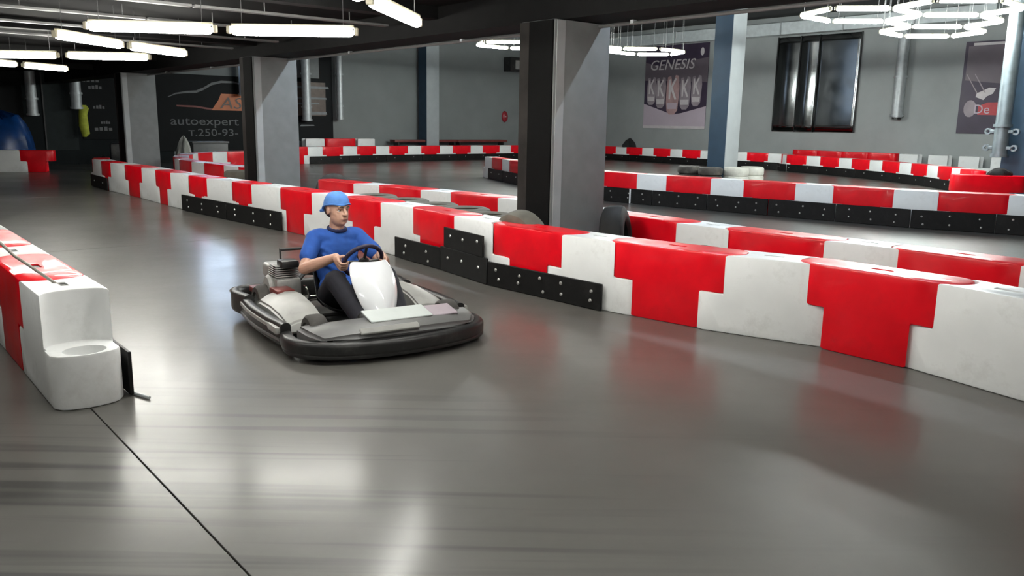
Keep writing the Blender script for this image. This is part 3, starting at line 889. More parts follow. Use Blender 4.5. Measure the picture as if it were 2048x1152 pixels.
# GENESIS poster on the right wall
g = sheet('wall_poster', right_wall(3.45, 1.44, .02), 3.55, 3.66, M_POSTDARK, 'purple wall poster with large white lettering above five pale shapes', 'poster')
flat(g, 'mauve_field', [(.0, 2.15), (3.55, 2.0), (3.55, 3.05), (.9, 2.75), (.0, 2.95)], M_POSTMAUVE, .021)
flat(g, 'lilac_field', [(0, .12), (3.55, .12), (3.55, .98), (2.2, .68), (1.7, .62), (.0, 1.1)], M_POSTLILAC, .0215)
flat(g, 'bottom_border', rect(0, 0, 3.55, .12), M_POSTWHITE, .0215)
link('lettering', text_mesh('GENESIS', .62, M_POSTWHITE, .004, shear=.25, xs=1.12), g, mx=T(.24, 2.6, .03))
flat(g, 'corner_mark', ell(3.2, 3.3, .1, .17, 12), M_POSTWHITE, .022)
for i, (x, y, s, mm) in enumerate([(.42, 1.05, 1.0, M_POSTGREY), (.97, .9, 1.1, M_POSTGREY), (1.66, .62, 1.38, M_POSTPINK), (2.36, .84, 1.14, M_POSTGREY), (2.98, .98, 1.06, M_POSTGREY)]):
    def q(pts): return [(x + a * s * 1.05, y + b * s * .98) for a, b in pts]
    flat(g, 'pale_figure', q([(-.2, .12), (-.1, .0), (.1, .0), (.22, .14), (.25, .5), (.27, .9), (.22, 1.25), (.1, 1.28), (.0, .95), (-.08, 1.25), (-.2, 1.22), (-.24, .8), (-.24, .4)]), mm, .026)
    flat(g, 'figure_mark', q([(-.14, .5), (-.08, .5), (-.06, .8), (.1, .48), (.17, .5), (.0, .88), (.15, 1.16), (.08, 1.18), (-.06, .92), (-.09, 1.15), (-.15, 1.13)]), M_POSTWHITE, .031)
    flat(g, 'figure_base', q([(-.18, .18), (.18, .18), (.2, .38), (-.2, .38)]), M_POSTWHITE if i != 2 else M_POSTLILAC, .031)
# right poster
g = sheet('wall_poster', right_wall(17.5, 1.47, .02), 2.4, 3.0, M_POSTDARK, 'dark purple wall poster with red patch beside the right-edge pipe', 'poster')
flat(g, 'mauve_field', [(.1, 1.75), (2.3, 1.5), (2.3, 2.85), (.1, 2.85)], M_POSTMAUVE, .021)
flat(g, 'top_bar', rect(.25, 2.86, 2.3, 2.95), M_POSTWHITE, .022)
flat(g, 'red_patch', [(.62, .62), (1.5, .6), (1.5, 1.02), (.9, 1.02), (.62, .9)], M_POSTRED, .0225)
link('lettering', text_mesh('De', .42, M_POSTLILAC, .004), g, mx=T(.48, .66, .034))
flat(g, 'grey_disc', ell(.36, .82, .2, .28), M_POSTGREY, .022)
flat(g, 'white_shape', [(.5, 1.2), (.75, 1.1), (.85, 1.22), (1.02, 1.3), (1.1, 1.48), (.9, 1.5), (.7, 1.4), (.52, 1.32)], M_POSTWHITE, .0225)
for x in (.12, .38): flat(g, 'crease', [(x, 1.95), (x + .03, 1.95), (x + .42, 1.34), (x + .38, 1.34)], M_POSTGREY, .0225)
# polished steel sheets on the right wall
g = empty('steel_cladding', right_wall(10.38, 1.43, .02), 'dark mirror-like steel sheets fixed on the right wall', 'panel')
for i, (x0, x1) in enumerate([(.0, .98), (1.0, 1.78), (1.8, 3.45)]):
    b = MB(); nx, ny = 14, 14
    vs = [[None] * (ny + 1) for _ in range(nx + 1)]
    for a in range(nx + 1):
        for c in range(ny + 1):
            fx, fy = a / nx, c / ny
            z = .03 + .07 * math.sin(PI * fx) * (1 if i < 2 else -.4) + .02 * math.sin(fy * 5 + i)
            vs[a][c] = b.bm.verts.new((x0 + (x1 - x0) * fx, 3.62 * fy, z + .03))
    for a in range(nx):
        for c in range(ny): b.bm.faces.new((vs[a][c], vs[a + 1][c], vs[a + 1][c + 1], vs[a][c + 1]))
    ob = b.build('steel_sheet', M_STEEL, g)
    md = ob.modifiers.new('s', 'SOLIDIFY'); md.thickness = .012
b = MB()
for x in (-.01, .99, 1.79, 3.46): b.box((x, 1.81, .04), (.05, 3.66, .05), .004, 1)
b.build('edge_strip', M_ENGDARK, g, smooth=False)

# black car banner on the left wall (local x runs with V, so to the right)
g = sheet('wall_banner', left_wall(21.0, .4, .02), 4.2, 2.62, M_BANNER, 'black wall banner with grey car outline over orange lettering', 'banner')
def arc_strip(pts, wd): 
    up = [(x, y + wd * (0.3 + 0.7 * math.sin(PI * i / (len(pts) - 1)))) for i, (x, y) in enumerate(pts)]
    return pts + up[::-1]
flat(g, 'car_outline', arc_strip([(.48, 1.82), (.75, 1.93), (1.1, 1.98), (1.45, 2.0), (1.7, 2.1), (2.0, 2.28), (2.35, 2.37), (2.8, 2.38), (3.2, 2.3), (3.6, 2.12)], .09), M_BANSOFT)
flat(g, 'orange_field', [(1.95, 1.42), (2.2, 1.75), (2.32, 2.0), (3.9, 2.0), (3.9, 1.42)], M_BANORANGE, .0225)
flat(g, 'red_line', [(.75, 1.52), (1.4, 1.5), (1.95, 1.42), (1.98, 1.48), (1.4, 1.56), (.75, 1.57)], M_BANRED)
link('lettering', text_mesh('AS', .56, M_BANBROWN, .004, shear=.2, xs=1.25), g, mx=T(2.25, 1.49, .034))
link('lettering', text_mesh('autoexpert', .42, M_BANSOFT, .004, xs=1.28), g, mx=T(.5, .9, .028))
link('lettering', text_mesh('т.250-93-', .36, M_BANSOFT, .004, xs=1.3), g, mx=T(1.1, .52, .028))
# text banner between second column and grey wall: unreadable pale lines
g = sheet('wall_banner', left_wall(16.6, .75, .02), 2.3, 3.3, M_BANNER, 'narrow black banner with blurred pale lines right of the second column', 'banner')
flat(g, 'brown_field', rect(.1, .95, 2.0, 2.2), M_BANBROWN, .0215)
for y, x0, x1, hh in [(1.95, .3, 2.15, .1), (1.55, .5, 2.05, .09), (1.36, .3, 1.75, .07), (.98, 1.0, 2.05, .12), (.55, .9, 1.5, .06)]:
    flat(g, 'pale_line', [(x0, y), (x1, y + .02), (x1 - .03, y + hh), (x0 + .05, y + hh)], M_BANGREY, .023)
flat(g, 'upper_field', rect(.05, 2.35, 1.75, 3.28), M_COLUMN, .0215)
# dark text panel at far left
g = sheet('wall_banner', left_wall(23.25, .8, .02), 1.35, 2.25, M_BANNER, 'black panel with rows of faint grey marks left of the plain column', 'banner')
for y, x0, x1, hh in [(1.82, .08, .62, .1), (1.6, .25, .68, .13), (.98, .35, .72, .12), (.5, .55, .85, .1), (.28, .35, .92, .13)]:
    n_ = 4
    for i in range(n_):
        a = x0 + (x1 - x0) * i / n_
        flat(g, 'grey_mark', rect(a, y, a + (x1 - x0) / n_ * .7, y + hh * (.7 + .3 * ((i * 7) % 3) / 2)), M_BANDIM, .023)
# dark teal panels on the dark wall
M_TEAL = mat('dark_teal_panel', (0.014, 0.02, 0.02), 0.6, var=0.15, spec=0.2)
for t, w_, lb in [(24.35, .95, 'dark teal wall panel between the two pale pipes'), (26.4, 1.5, 'black wall panel above the blue tarpaulin at the left edge')]:
    g = sheet('wall_panel', left_wall(t, .45, .01), w_, 2.9, M_TEAL if t < 25 else M_BANNER, lb, 'panel')
    flat(g, 'frame_strip', rect(0, 0, .04, 2.9), M_ENGDARK)
# ================================================================== SMALL THINGS AT THE WALLS
def cloth_heap(name, mx, size, m, label, cat, seed=1, fold=.18, ex=.55):
    rnd = random.Random(seed)
    b = MB(); nx, ny = 20, 12
    ph = [rnd.uniform(0, 6) for _ in range(6)]
    rings = []
    for j in range(ny + 1):
        f = j / ny
        ring = []
        for k in range(nx):
            a = 2 * PI * k / nx
            prof = math.cos(f * PI / 2) ** ex if f < 1 else 0.03
            rr = prof * (1 + fold * math.sin(3 * a + ph[0] + 2 * f) * (1 - .4 * f) + fold * .6 * math.sin(7 * a + ph[1] + 3 * f))
            ring.append(b.bm.verts.new((size[0] / 2 * rr * math.cos(a), size[1] / 2 * rr * math.sin(a), size[2] * f * (1 + .06 * math.sin(4 * a + ph[2])))))
        rings.append(ring)
    for j in range(ny):
        for k in range(nx): b.bm.faces.new((rings[j][k], rings[j][(k + 1) % nx], rings[j + 1][(k + 1) % nx], rings[j + 1][k]))
    b.bm.faces.new(rings[0][::-1]); b.bm.faces.new(rings[-1])
    o = b.build(name, m, None, label=label, cat=cat)
    o.matrix_world = mx
    return o
# blue tarpaulin over a box by the left edge
cloth_heap('tarpaulin', Matrix.Translation((-15.0, 24.5, 0)), (1.75, 1.6, 1.6), M_TARP, 'glossy blue tarpaulin draped over a pile at the left edge', 'tarpaulin', 3, .07, .22)
p = left_wall(23.28, .9, .3).translation
hv = MB().lathe([(.0005, 0), (.06, .0), (.13, .1), (.15, .35), (.13, .7), (.15, .9), (.1, 1.0), (.0005, 1.0)], 12, closed=False)
for v in hv.bm.verts:
    v.co.x += .05 * math.sin(v.co.z * 9); v.co.y *= .8
o = hv.build('pipe_cover', M_HIVIS, None, label='yellow-green cover hanging below the pale wall pipe', cat='cover'); o.matrix_world = Matrix.Translation((p.x, p.y, .88))
# wall box (dark with pale front) and red oval on the far grey wall
g = empty('wall_heater', left_wall(5.5, 3.86, .0), 'dark box with pale front fixed high on the grey wall left of the near column', 'box')
MB().box((.2, .28, .3), (.9, .62, .5), .03).build('housing', M_BLACKPL, g)
MB().box((.3, .26, .56), (.55, .38, .04), .01).build('front', M_LIGHTPL, g)
MB().box((.2, .28, .04), (.2, .3, .08), .0).build('bracket', M_GALV, g)
g = empty('fire_bell', left_wall(5.62, 1.84, .02), 'small dark red oval bell on the grey wall left of the near column', 'bell')
b = MB().lathe([(.0005, .1), (.1, .09), (.16, .04), (.17, 0), (.0005, 0)], 18, closed=False)
for v in b.bm.verts: v.co.y *= 1.5
b.build('bell_cup', M_SIGNRED, g)
MB().ball((0, 0, .1), (.03, .03, .02)).build('centre_screw', M_BOLT, g)
# black bundles on the barriers
q = RR.at(RR.near(5.0, 37.1))
cloth_heap('black_bundle', Matrix.Translation((q.x, q.y, .6)), (.5, .3, .38), M_BLACKCLOTH, 'small black bundle lying on the far row right of the near column', 'bundle', 5, .3)
cloth_heap('black_bundle', Matrix.Translation((9.88, 16.98, .672)), (.5, .26, .15), M_BLACKCLOTH, 'black cloth bundle on the dark red block by the right column', 'bundle', 8, .2)
# low dark benches against the far wall
for v0, v1, lb in [(19.7, 22.9, 'low dark red bench against the grey wall left of the narrow column'), (24.4, 27.2, 'low dark bench against the grey wall right of the narrow column')]:
    o = empty('wall_bench', room(v0 - 1.6 if v0 < 22 else v0 - 3.2, 29.3), lb, 'bench')
    MB().box(((v1 - v0) / 2, 0, .76), (v1 - v0, .4, .1), .01).build('seat', M_REDDARK, o)
    for x in (.2, v1 - v0 - .2): MB().box((x, 0, .355), (.08, .36, .71), .005, 1).build('leg', M_BLACKPL, o)
# parked dark motor scooter shape by the dark wall: two spoked wheels, body, lamp
g = empty('parked_kart', Matrix.Translation((-11.55, 24.35, 0)) @ Matrix.Rotation(R(-60), 4, 'Z'), 'black parked kart with bright wheel rim by the dark wall', 'kart')
MB().box((0, 0, .2), (1.5, .5, .22), .05).build('body', M_BLACKPL, g)
MB().box((-.35, 0, .5), (.35, .4, .55), .08).build('seat', M_BLACKPL, g)
WH = MB().lathe([(.08, -.06), (.16, -.07), (.2, -.04), (.2, .04), (.16, .07), (.08, .06)], 24, 'Y').mesh('wheel', M_BLACKPL)
RIM = MB().lathe([(.0005, .02), (.03, .06), (.05, .03), (.11, .05), (.12, .075), (.11, .03), (.0005, -.02)], 20, 'Y', closed=False).mesh('rim', M_CHROME)
for x in (-.5, .5):
    for s in (-1, 1):
        wh = link('wheel', WH, g, mx=T(x, s * .38, .2))
        link('rim', RIM, wh, mx=Matrix.Rotation(0 if s > 0 else PI, 4, 'Z'))
# pale bag behind the hairpin
cloth_heap('pale_bag', Matrix.Translation((-10.2, 25.8, 0)), (.55, .45, .95), M_TIREWHITE, 'pale crumpled bag standing below the car banner', 'bag', 11, .2)
o = empty('storage_box', Matrix.Translation((-9.75, 26.6, 0)) @ Matrix.Rotation(AZ, 4, 'Z'), 'dark grey storage box below the car banner', 'box')
MB().box((0, 0, .38), (1.1, .5, .76), .02).build('body', M_GREYPL, o)
MB().box((0, 0, .79), (1.16, .56, .06), .01).build('lid', M_GREYPL, o)

# ================================================================== GO-KART
KC = Vector((-1.205, 6.13, 0))
KD = Vector((math.sin(R(147)), math.cos(R(147)), 0))
KM = axes(KD, Vector((-KD.y, KD.x, 0)), UP, KC)                 # local x forward, y to the driver's left, z up
kart = empty('go_kart', KM, 'dark go-kart with white steering fairing driven towards the camera', 'go-kart')
def superpath(pts, n=10):
    p = Path([(a, b) for a, b in pts], n)
    return [Vector((q.x, q.y, 0)) for q in p.p]
def rsec(wd, h, r=.03, k=4):
    out = []
    for cx, cy, a0 in ((wd / 2 - r, h / 2 - r, 0), (-wd / 2 + r, h / 2 - r, 90), (-wd / 2 + r, -h / 2 + r, 180), (wd / 2 - r, -h / 2 + r, 270)):
        for i in range(k + 1):
            a = R(a0 + 90 * i / k); out.append((cx + r * math.cos(a), cy + r * math.sin(a)))
    return out
# floor tray and frame
MB().prism([(-.52, -.3), (-.1, -.34), (.62, -.3), (.8, -.2), (.8, .2), (.62, .3), (-.1, .34), (-.52, .3)], .045, .06, .004).build('floor_tray', M_ENGDARK, kart)
fr = MB()
for s in (-1, 1):
    fr.tube([(-.72, s * .3, .1), (-.3, s * .36, .085), (.2, s * .36, .08), (.55, s * .3, .085), (.82, s * .26, .1)], .016, 10)
    fr.tube([(.1, s * .36, .08), (.12, s * .5, .085), (.12, s * .62, .1)], .013, 8)
    fr.tube([(-.22, s * .36, .08), (-.24, s * .5, .085), (-.24, s * .62, .1)], .013, 8)
for x, yy in ((-.7, .3), (-.1, .36), (.5, .31), (.8, .27)): fr.tube([(x, -yy, .085), (x, yy, .085)], .014, 8)
fr.build('frame', M_ENGDARK, kart)
# wheels
def wheel(x, y, r, wd):
    h = wd / 2
    t = MB().lathe([(r * .52, -h * .8), (r * .62, -h), (r * .86, -h * .96), (r * .97, -h * .75), (r, -h * .4), (r, h * .4), (r * .97, h * .75), (r * .86, h * .96), (r * .62, h), (r * .52, h * .8)], 28, 'Y').build('wheel', M_TIRE, kart, mx=T(x, y, r + .002))
    b = MB().lathe([(r * .52, -h * .78), (r * .55, -h * .85), (r * .3, -h * .5), (r * .2, -h * .75), (.004, -h * .78), (.004, h * .78), (r * .2, h * .75), (r * .3, h * .5), (r * .55, h * .85), (r * .52, h * .78)], 20, 'Y', closed=False)
    b.build('rim', M_ENGINE, t)
    nb = MB()
    for i in range(5):
        for s in (-1, 1):
            a = 2 * PI * i / 5
            nb.ball((r * .28 * math.cos(a), s * h * .62, r * .28 * math.sin(a)), .009, 6, 5)
    nb.build('wheel_nuts', M_BOLT, t)
for s in (-1, 1):
    wheel(.56, s * .5, .13, .13)
    wheel(-.52, s * .5, .14, .19)
    MB().tube([(.56, s * .3, .12), (.56, s * .46, .132)], .017, 10).build('stub_axle', M_ENGDARK, kart)
    MB().tube([(.5, s * .12, .11), (.52, s * .44, .12)], .008, 8).build('tie_rod', M_CHROME, kart)
MB().tube([(-.52, -.47, .142), (-.52, .47, .142)], .02, 12).build('rear_axle', M_CHROME, kart)
MB().lathe([(.03, -.006), (.1, -.006), (.1, .006), (.03, .006)], 24, 'Y', c=(-.52, -.2, .142)).build('brake_disc', M_CHROME, kart)
# protection all round
sec = rsec(.085, .15, .035)
fb = superpath([(.42, -.66), (.62, -.69), (.8, -.62), (.93, -.4), (.985, 0), (.93, .4), (.8, .62), (.62, .69), (.42, .66)], 6)
b_ = MB().sweep([(p.x, p.y, .095) for p in fb], rsec(.085, .1, .03)).build('front_bumper', M_BLACKPL, kart)
MB().sweep([(p.x + .012, p.y * 1.02, .05) for p in fb], rsec(.05, .035, .012, 2)).build('bumper_lip', M_BLACKPL, b_)
rb = superpath([(-.45, .66), (-.7, .69), (-.86, .6), (-.93, .3), (-.94, 0), (-.93, -.3), (-.86, -.6), (-.7, -.69), (-.45, -.66)], 6)
b_ = MB().sweep([(p.x, p.y, .14) for p in rb], rsec(.08, .17, .035)).build('rear_bumper', M_BLACKPL, kart)
MB().tube([(p.x - .03, p.y * 1.04, .2) for p in rb[8:-8]], .016, 8).build('bumper_rail', M_CHROME, b_)
for s in (-1, 1):
    sp = superpath([(-.5, s * .67), (-.2, s * .695), (.15, s * .695), (.46, s * .67)], 6)
    b_ = MB().sweep([(p.x, p.y, .12) for p in sp], rsec(.075, .16, .03)).build('side_bumper', M_BLACKPL, kart)
    MB().sweep([(p.x, p.y + s * .04, .155) for p in sp], rsec(.012, .03, .004, 1)).build('bumper_rail', M_LIGHTPL, b_)
    MB().sweep([(p.x, p.y + s * .04, .085) for p in sp], rsec(.012, .022, .004, 1)).build('bumper_rail', M_GREYPL, b_)
    MB().box((.36, s * .722, .15), (.2, .035, .05), .014, 2).build('end_pad', M_LIGHTPL, b_)
    # side pod: shell that falls off to the outside
    t = MB()
    pr_ = [(-.42, .10), (-.42, .2), (-.3, .27), (-.05, .28), (.18, .25), (.36, .19), (.4, .10)]
    lay = []
    for yy, k in ((.37, 1.0), (.46, 1.02), (.56, .86), (.63, .6)):
        lay.append([t.bm.verts.new((x, s * yy, .1 + (z - .1) * k)) for x, z in pr_])
    for i in range(3):
        for j in range(len(pr_)):
            jj = (j + 1) % len(pr_)
            t.bm.faces.new((lay[i][j], lay[i][jj], lay[i + 1][jj], lay[i + 1][j]))
    t.bm.faces.new(lay[0]); t.bm.faces.new(lay[-1][::-1])
    bmesh.ops.recalc_face_normals(t.bm, faces=t.bm.faces[:])
    bmesh.ops.bevel(t.bm, geom=[e for e in t.bm.edges if e.calc_face_angle(0) > .5], offset=.015, segments=2, affect='EDGES')
    pod = t.build('side_pod', M_LIGHTPL, kart)
    MB().box((-.02, s * .6, .16), (.42, .012, .06), .004, 1).build('stripe', M_ENGDARK, pod)
# nose
t = MB(); secs = []
for x, hw, z0, z1 in ((.58, .6, .1, .19), (.7, .64, .1, .235), (.86, .62, .12, .225), (.955, .55, .13, .185)):
    ring = []
    for i in range(9):
        f = -1 + i / 4
        ring.append(t.bm.verts.new((x - .1 * f * f, hw * f, z1 - .035 * abs(f) ** 2.5)))
    for i in range(8, -1, -1):
        f = -1 + i / 4
        ring.append(t.bm.verts.new((x - .1 * f * f, hw * f, z0)))
    secs.append(ring)
for i in range(3):
    for j in range(18): t.bm.faces.new((secs[i][j], secs[i][(j + 1) % 18], secs[i + 1][(j + 1) % 18], secs[i + 1][j]))
t.bm.faces.new(secs[0]); t.bm.faces.new(secs[-1][::-1])
bmesh.ops.recalc_face_normals(t.bm, faces=t.bm.faces[:])
bmesh.ops.bevel(t.bm, geom=[e for e in t.bm.edges if e.calc_face_angle(0) > .6], offset=.022, segments=3, affect='EDGES')
nose = t.build('nose_cone', M_GREYPL, kart)
rot = Matrix.Rotation(R(12), 4, 'Y')
MB().box((.74, .02, .248), (.19, .46, .012), .005, 1, rot).build('front_plate', M_PALEPL, nose)
MB().box((.73, .36, .236), (.17, .2, .012), .005, 1, rot).build('pink_plate', M_POSTGREY, nose)
MB().box((.93, -.12, .2), (.05, .42, .02), .006, 1, Matrix.Rotation(R(40), 4, 'Y')).build('nose_strip', M_LIGHTPL, nose)
# steering fairing (tall white shield)
t = MB(); g_ = []
for i in range(9):
    f = i / 8
    z = .16 + .40 * f
    x = .62 - .24 * f + .03 * math.sin(f * PI)
    hw = .1 + .075 * math.sin(min(1, f * 1.15) * PI * .62) - (.03 * max(0, f - .85) / .15)
    g_.append([t.bm.verts.new((x - .09 * (k / 4 - 1) ** 2, hw * (k / 4 - 1), z)) for k in range(9)])
for i in range(8):
    for k in range(8): t.bm.faces.new((g_[i][k], g_[i][k + 1], g_[i + 1][k + 1], g_[i + 1][k]))
fo = t.build('steering_fairing', M_WHITEPL, kart)
md = fo.modifiers.new('s', 'SOLIDIFY'); md.thickness = .014; md.offset = -1
md = fo.modifiers.new('u', 'SUBSURF'); md.levels = 2; md.render_levels = 2
# steering wheel and column
SW = Vector((.2, 0, .535)); SN = Vector((-.82, 0, .57)).normalized()      # axis towards the driver
SX_ = Vector((0, 1, 0)); SZ_ = SN.cross(SX_).normalized()
RW = .145
ring = [SW + (SX_ * math.cos(a) + SZ_ * math.sin(a)) * RW for a in [2 * PI * i / 40 for i in range(40)]]
wh_ = MB().tube(ring, .0155, 12, closed=True).build('steering_wheel', mat('dark_purple_grip', (0.02, 0.012, 0.035), 0.55, var=0.15), kart)
sp_ = MB()
for a in (0, PI, -PI / 2): sp_.tube([SW - SN * .015, SW + (SX_ * math.cos(a) + SZ_ * math.sin(a)) * RW], .011, 8)
sp_.lathe([(.0005, -.01), (.045, -.01), (.045, .012), (.0005, .016)], 16, closed=False, c=(0, 0, 0)) if False else None
sp_.ball(SW - SN * .012, (.045, .045, .02), 14, 8, Vector((0, 0, 1)).rotation_difference(SN).to_matrix().to_4x4())
sp_.build('spokes', M_ENGDARK, wh_)
MB().tube([SW - SN * .02, (.58, 0, .2), (.62, 0, .09)], .012, 10).build('steering_column', M_CHROME, kart)
MB().tube([(.3, -.1, .07), (.4, -.03, .36), (.4, .03, .36), (.3, .1, .07)], .01, 8).build('column_support', M_ENGDARK, kart)
# pedals, tank
for s, m_ in ((-1, M_CHROME), (1, M_REDDARK)):
    MB().tube([(.7, s * .17, .07), (.68, s * .17, .2), (.69, s * .1, .21)], .008, 8).build('pedal', m_, kart)
MB().box((.36, 0, .13), (.2, .2, .13), .03, 3).build('fuel_tank', M_REDDARK, kart)
# seat: bucket shell
t = MB(); rows_ = []
for i in range(11):
    f = i / 10
    if f < .5: x, z = -.02 - .28 * (f / .5), .11 - .03 * math.sin(f / .5 * PI) + .02 * (1 - f / .5)
    else:
        q = (f - .5) / .5; x, z = -.30 - .22 * q - .02 * math.sin(q * PI), .11 + .42 * q
    hw = .2 - .03 * max(0, (f - .6) / .4)
    lift = .16 * math.sin(min(1, .25 + f) * PI * .5)
    rr_ = []
    for k in range(9):
        e = k / 4 - 1
        nx_, nz_ = (0, 1) if f < .45 else (.8, .35)
        up_ = lift * abs(e) ** 3.0
        rr_.append(t.bm.verts.new((x + nx_ * up_, hw * e * (1 + .04 * abs(e)), z + nz_ * up_)))
    rows_.append(rr_)
for i in range(10):
    for k in range(8): t.bm.faces.new((rows_[i][k], rows_[i][k + 1], rows_[i + 1][k + 1], rows_[i + 1][k]))
so = t.build('seat', M_BLACKPL, kart)
md = so.modifiers.new('s', 'SOLIDIFY'); md.thickness = .012; md.offset = 1
md = so.modifiers.new('u', 'SUBSURF'); md.levels = 1; md.render_levels = 1
# engine on the right, behind the seat
en = MB().box((-.5, -.37, .24), (.26, .2, .2), .03, 2).build('engine', M_ENGINE, kart)
for i in range(6): MB().box((-.5, -.37, .35 + i * .016), (.2 - .006 * i, .18, .007), .002, 1).build('cooling_fin', M_ENGINE, en)
MB().lathe([(.02, -.02), (.085, -.02), (.1, 0), (.085, .02), (.02, .025)], 20, 'Y', c=(-.5, -.49, .26)).build('fan_cover', M_LIGHTPL, en)
MB().box((-.68, -.36, .36), (.2, .2, .12), .035, 3).build('air_box', M_LIGHTPL, en)
MB().box((-.42, -.36, .45), (.14, .14, .06), .02, 2).build('ignition_cover', M_BLACKPL, en)
MB().tube([(-.42, -.3, .3), (-.58, -.18, .34), (-.74, -.05, .3), (-.8, .12, .28)], .022, 10).build('exhaust_pipe', M_ENGDARK, en)
MB().lathe([(.0005, -.17), (.05, -.17), (.06, -.15), (.06, .15), (.05, .17), (.0005, .17)], 18, 'Y', c=(-.78, .2, .28), closed=False).build('muffler', M_CHROME, kart)
MB().box((-.3, -.45, .26), (.2, .14, .05), .015, 2).build('chain_guard', M_REDDARK, kart)
MB().box((-.66, -.52, .21), (.26, .1, .05), .015, 2).build('red_guard', M_REDDARK, kart)
MB().tube([(-.78, -.3, .14), (-.8, -.3, .5), (-.8, .3, .5), (-.78, .3, .14)], .014, 8).build('rear_hoop', M_ENGDARK, kart)

# ================================================================== DRIVER
driver = empty('person', KM @ T(-.25, 0, .13), 'person in blue T-shirt, light blue cap and dark trousers driving the kart', 'person')
D0 = Vector((-.25, 0, .13))
def fuse(mb, voxel, m, name, smooth=4, sub=None):
    mb.xf(T(*(-D0)))
    me = mb.mesh('tmp', m)
    ob = link('tmp', me)
    r = ob.modifiers.new('r', 'REMESH'); r.mode = 'VOXEL'; r.voxel_size = voxel; r.use_smooth_shade = True
    if smooth:
        k = ob.modifiers.new('k', 'SMOOTH'); k.iterations = smooth; k.factor = .5
    out = evaluated(ob)
    out.name = name; out.materials.clear(); out.materials.append(m)
    for p in out.polygons: p.use_smooth = True; p.material_index = 0
    return out
PEL = Vector((-.25, 0, .22)); WAI = Vector((-.32, 0, .38)); CHE = Vector((-.335, 0, .56)); NB = Vector((-.315, 0, .70)); HD = Vector((-.285, 0, .865))
J = {}
for s, k in ((-1, 'r'), (1, 'l')):
    J[k] = dict(sh=Vector((-.33, s * .185, .645)), hip=Vector((-.24, s * .095, .205)), knee=Vector((.17, s * .2, .40)), ank=Vector((.57, s * .15, .14)), toe=Vector((.70, s * .16, .20)))
J['r']['el'] = Vector((-.17, -.315, .445)); J['l']['el'] = Vector((-.13, .315, .455))
# grips on the wheel rim
def grip_frame(a):
    Rr = (SX_ * math.cos(a) + SZ_ * math.sin(a)); Tt = (-SX_ * math.sin(a) + SZ_ * math.cos(a))
    return SW + Rr * RW, Rr, Tt
ga = {'r': PI - R(8), 'l': R(8)}
for k in 'rl':
    G, Rr, Tt = grip_frame(ga[k]); J[k]['G'], J[k]['R'], J[k]['T'] = G, Rr, Tt
    J[k]['wr'] = G + Rr * .03 + SN * .085
body = MB()
# trunk
body.ball(PEL, (.13, .165, .115)).ball(WAI, (.105, .145, .13)).ball(CHE + Vector((.0, 0, 0)), (.115, .165, .15)).ball(Vector((-.325, 0, .64)), (.085, .16, .075))
body.caps(NB - Vector((0, 0, .03)), NB + Vector((.02, 0, .08)), .062, .056)
hz_ = Matrix.Rotation(R(14), 4, 'Z')
def H(x, y, z):
    q = hz_ @ (Vector((x, y, z)) * 1.06); return HD + q
body.ball(H(-.012, 0, .03), (.104, .083, .101), 20, 14, hz_)          # skull
body.ball(H(.02, 0, -.045), (.074, .069, .084), 18, 12, hz_)            # jaw and cheeks
body.ball(H(.028, 0, -.008), (.05, .074, .085), 18, 12, hz_)           # mid face
body.ball(H(.05, 0, -.088), (.035, .034, .026), 12, 8, hz_)           # chin
body.caps(H(.078, -.035, .022), H(.078, .035, .022), .016, .016, 10)  # brow
body.caps(H(.084, 0, .012), H(.107, 0, -.028), .010, .0135, 10)       # nose
for s in (-1, 1):
    body.ball(H(.097, s * .013, -.031), (.009, .009, .008), 8, 6)
    body.ball(H(.045, s * .036, -.03), (.028, .026, .026), 12, 8)
    body.caps(H(.0765, s * .018, .0105), H(.069, s * .046, .008), .0065, .006, 8)
    body.caps(H(.0745, s * .019, -.0125), H(.067, s * .045, -.0115), .0055, .005, 8)
    body.ball(H(-.005, s * .079, -.005), (.02, .009, .032), 10, 8, hz_)
body.caps(H(.083, -.018, -.060), H(.083, .018, -.060), .0085, .0085, 8)
body.caps(H(.081, -.015, -.071), H(.081, .015, -.071), .0085, .0085, 8)
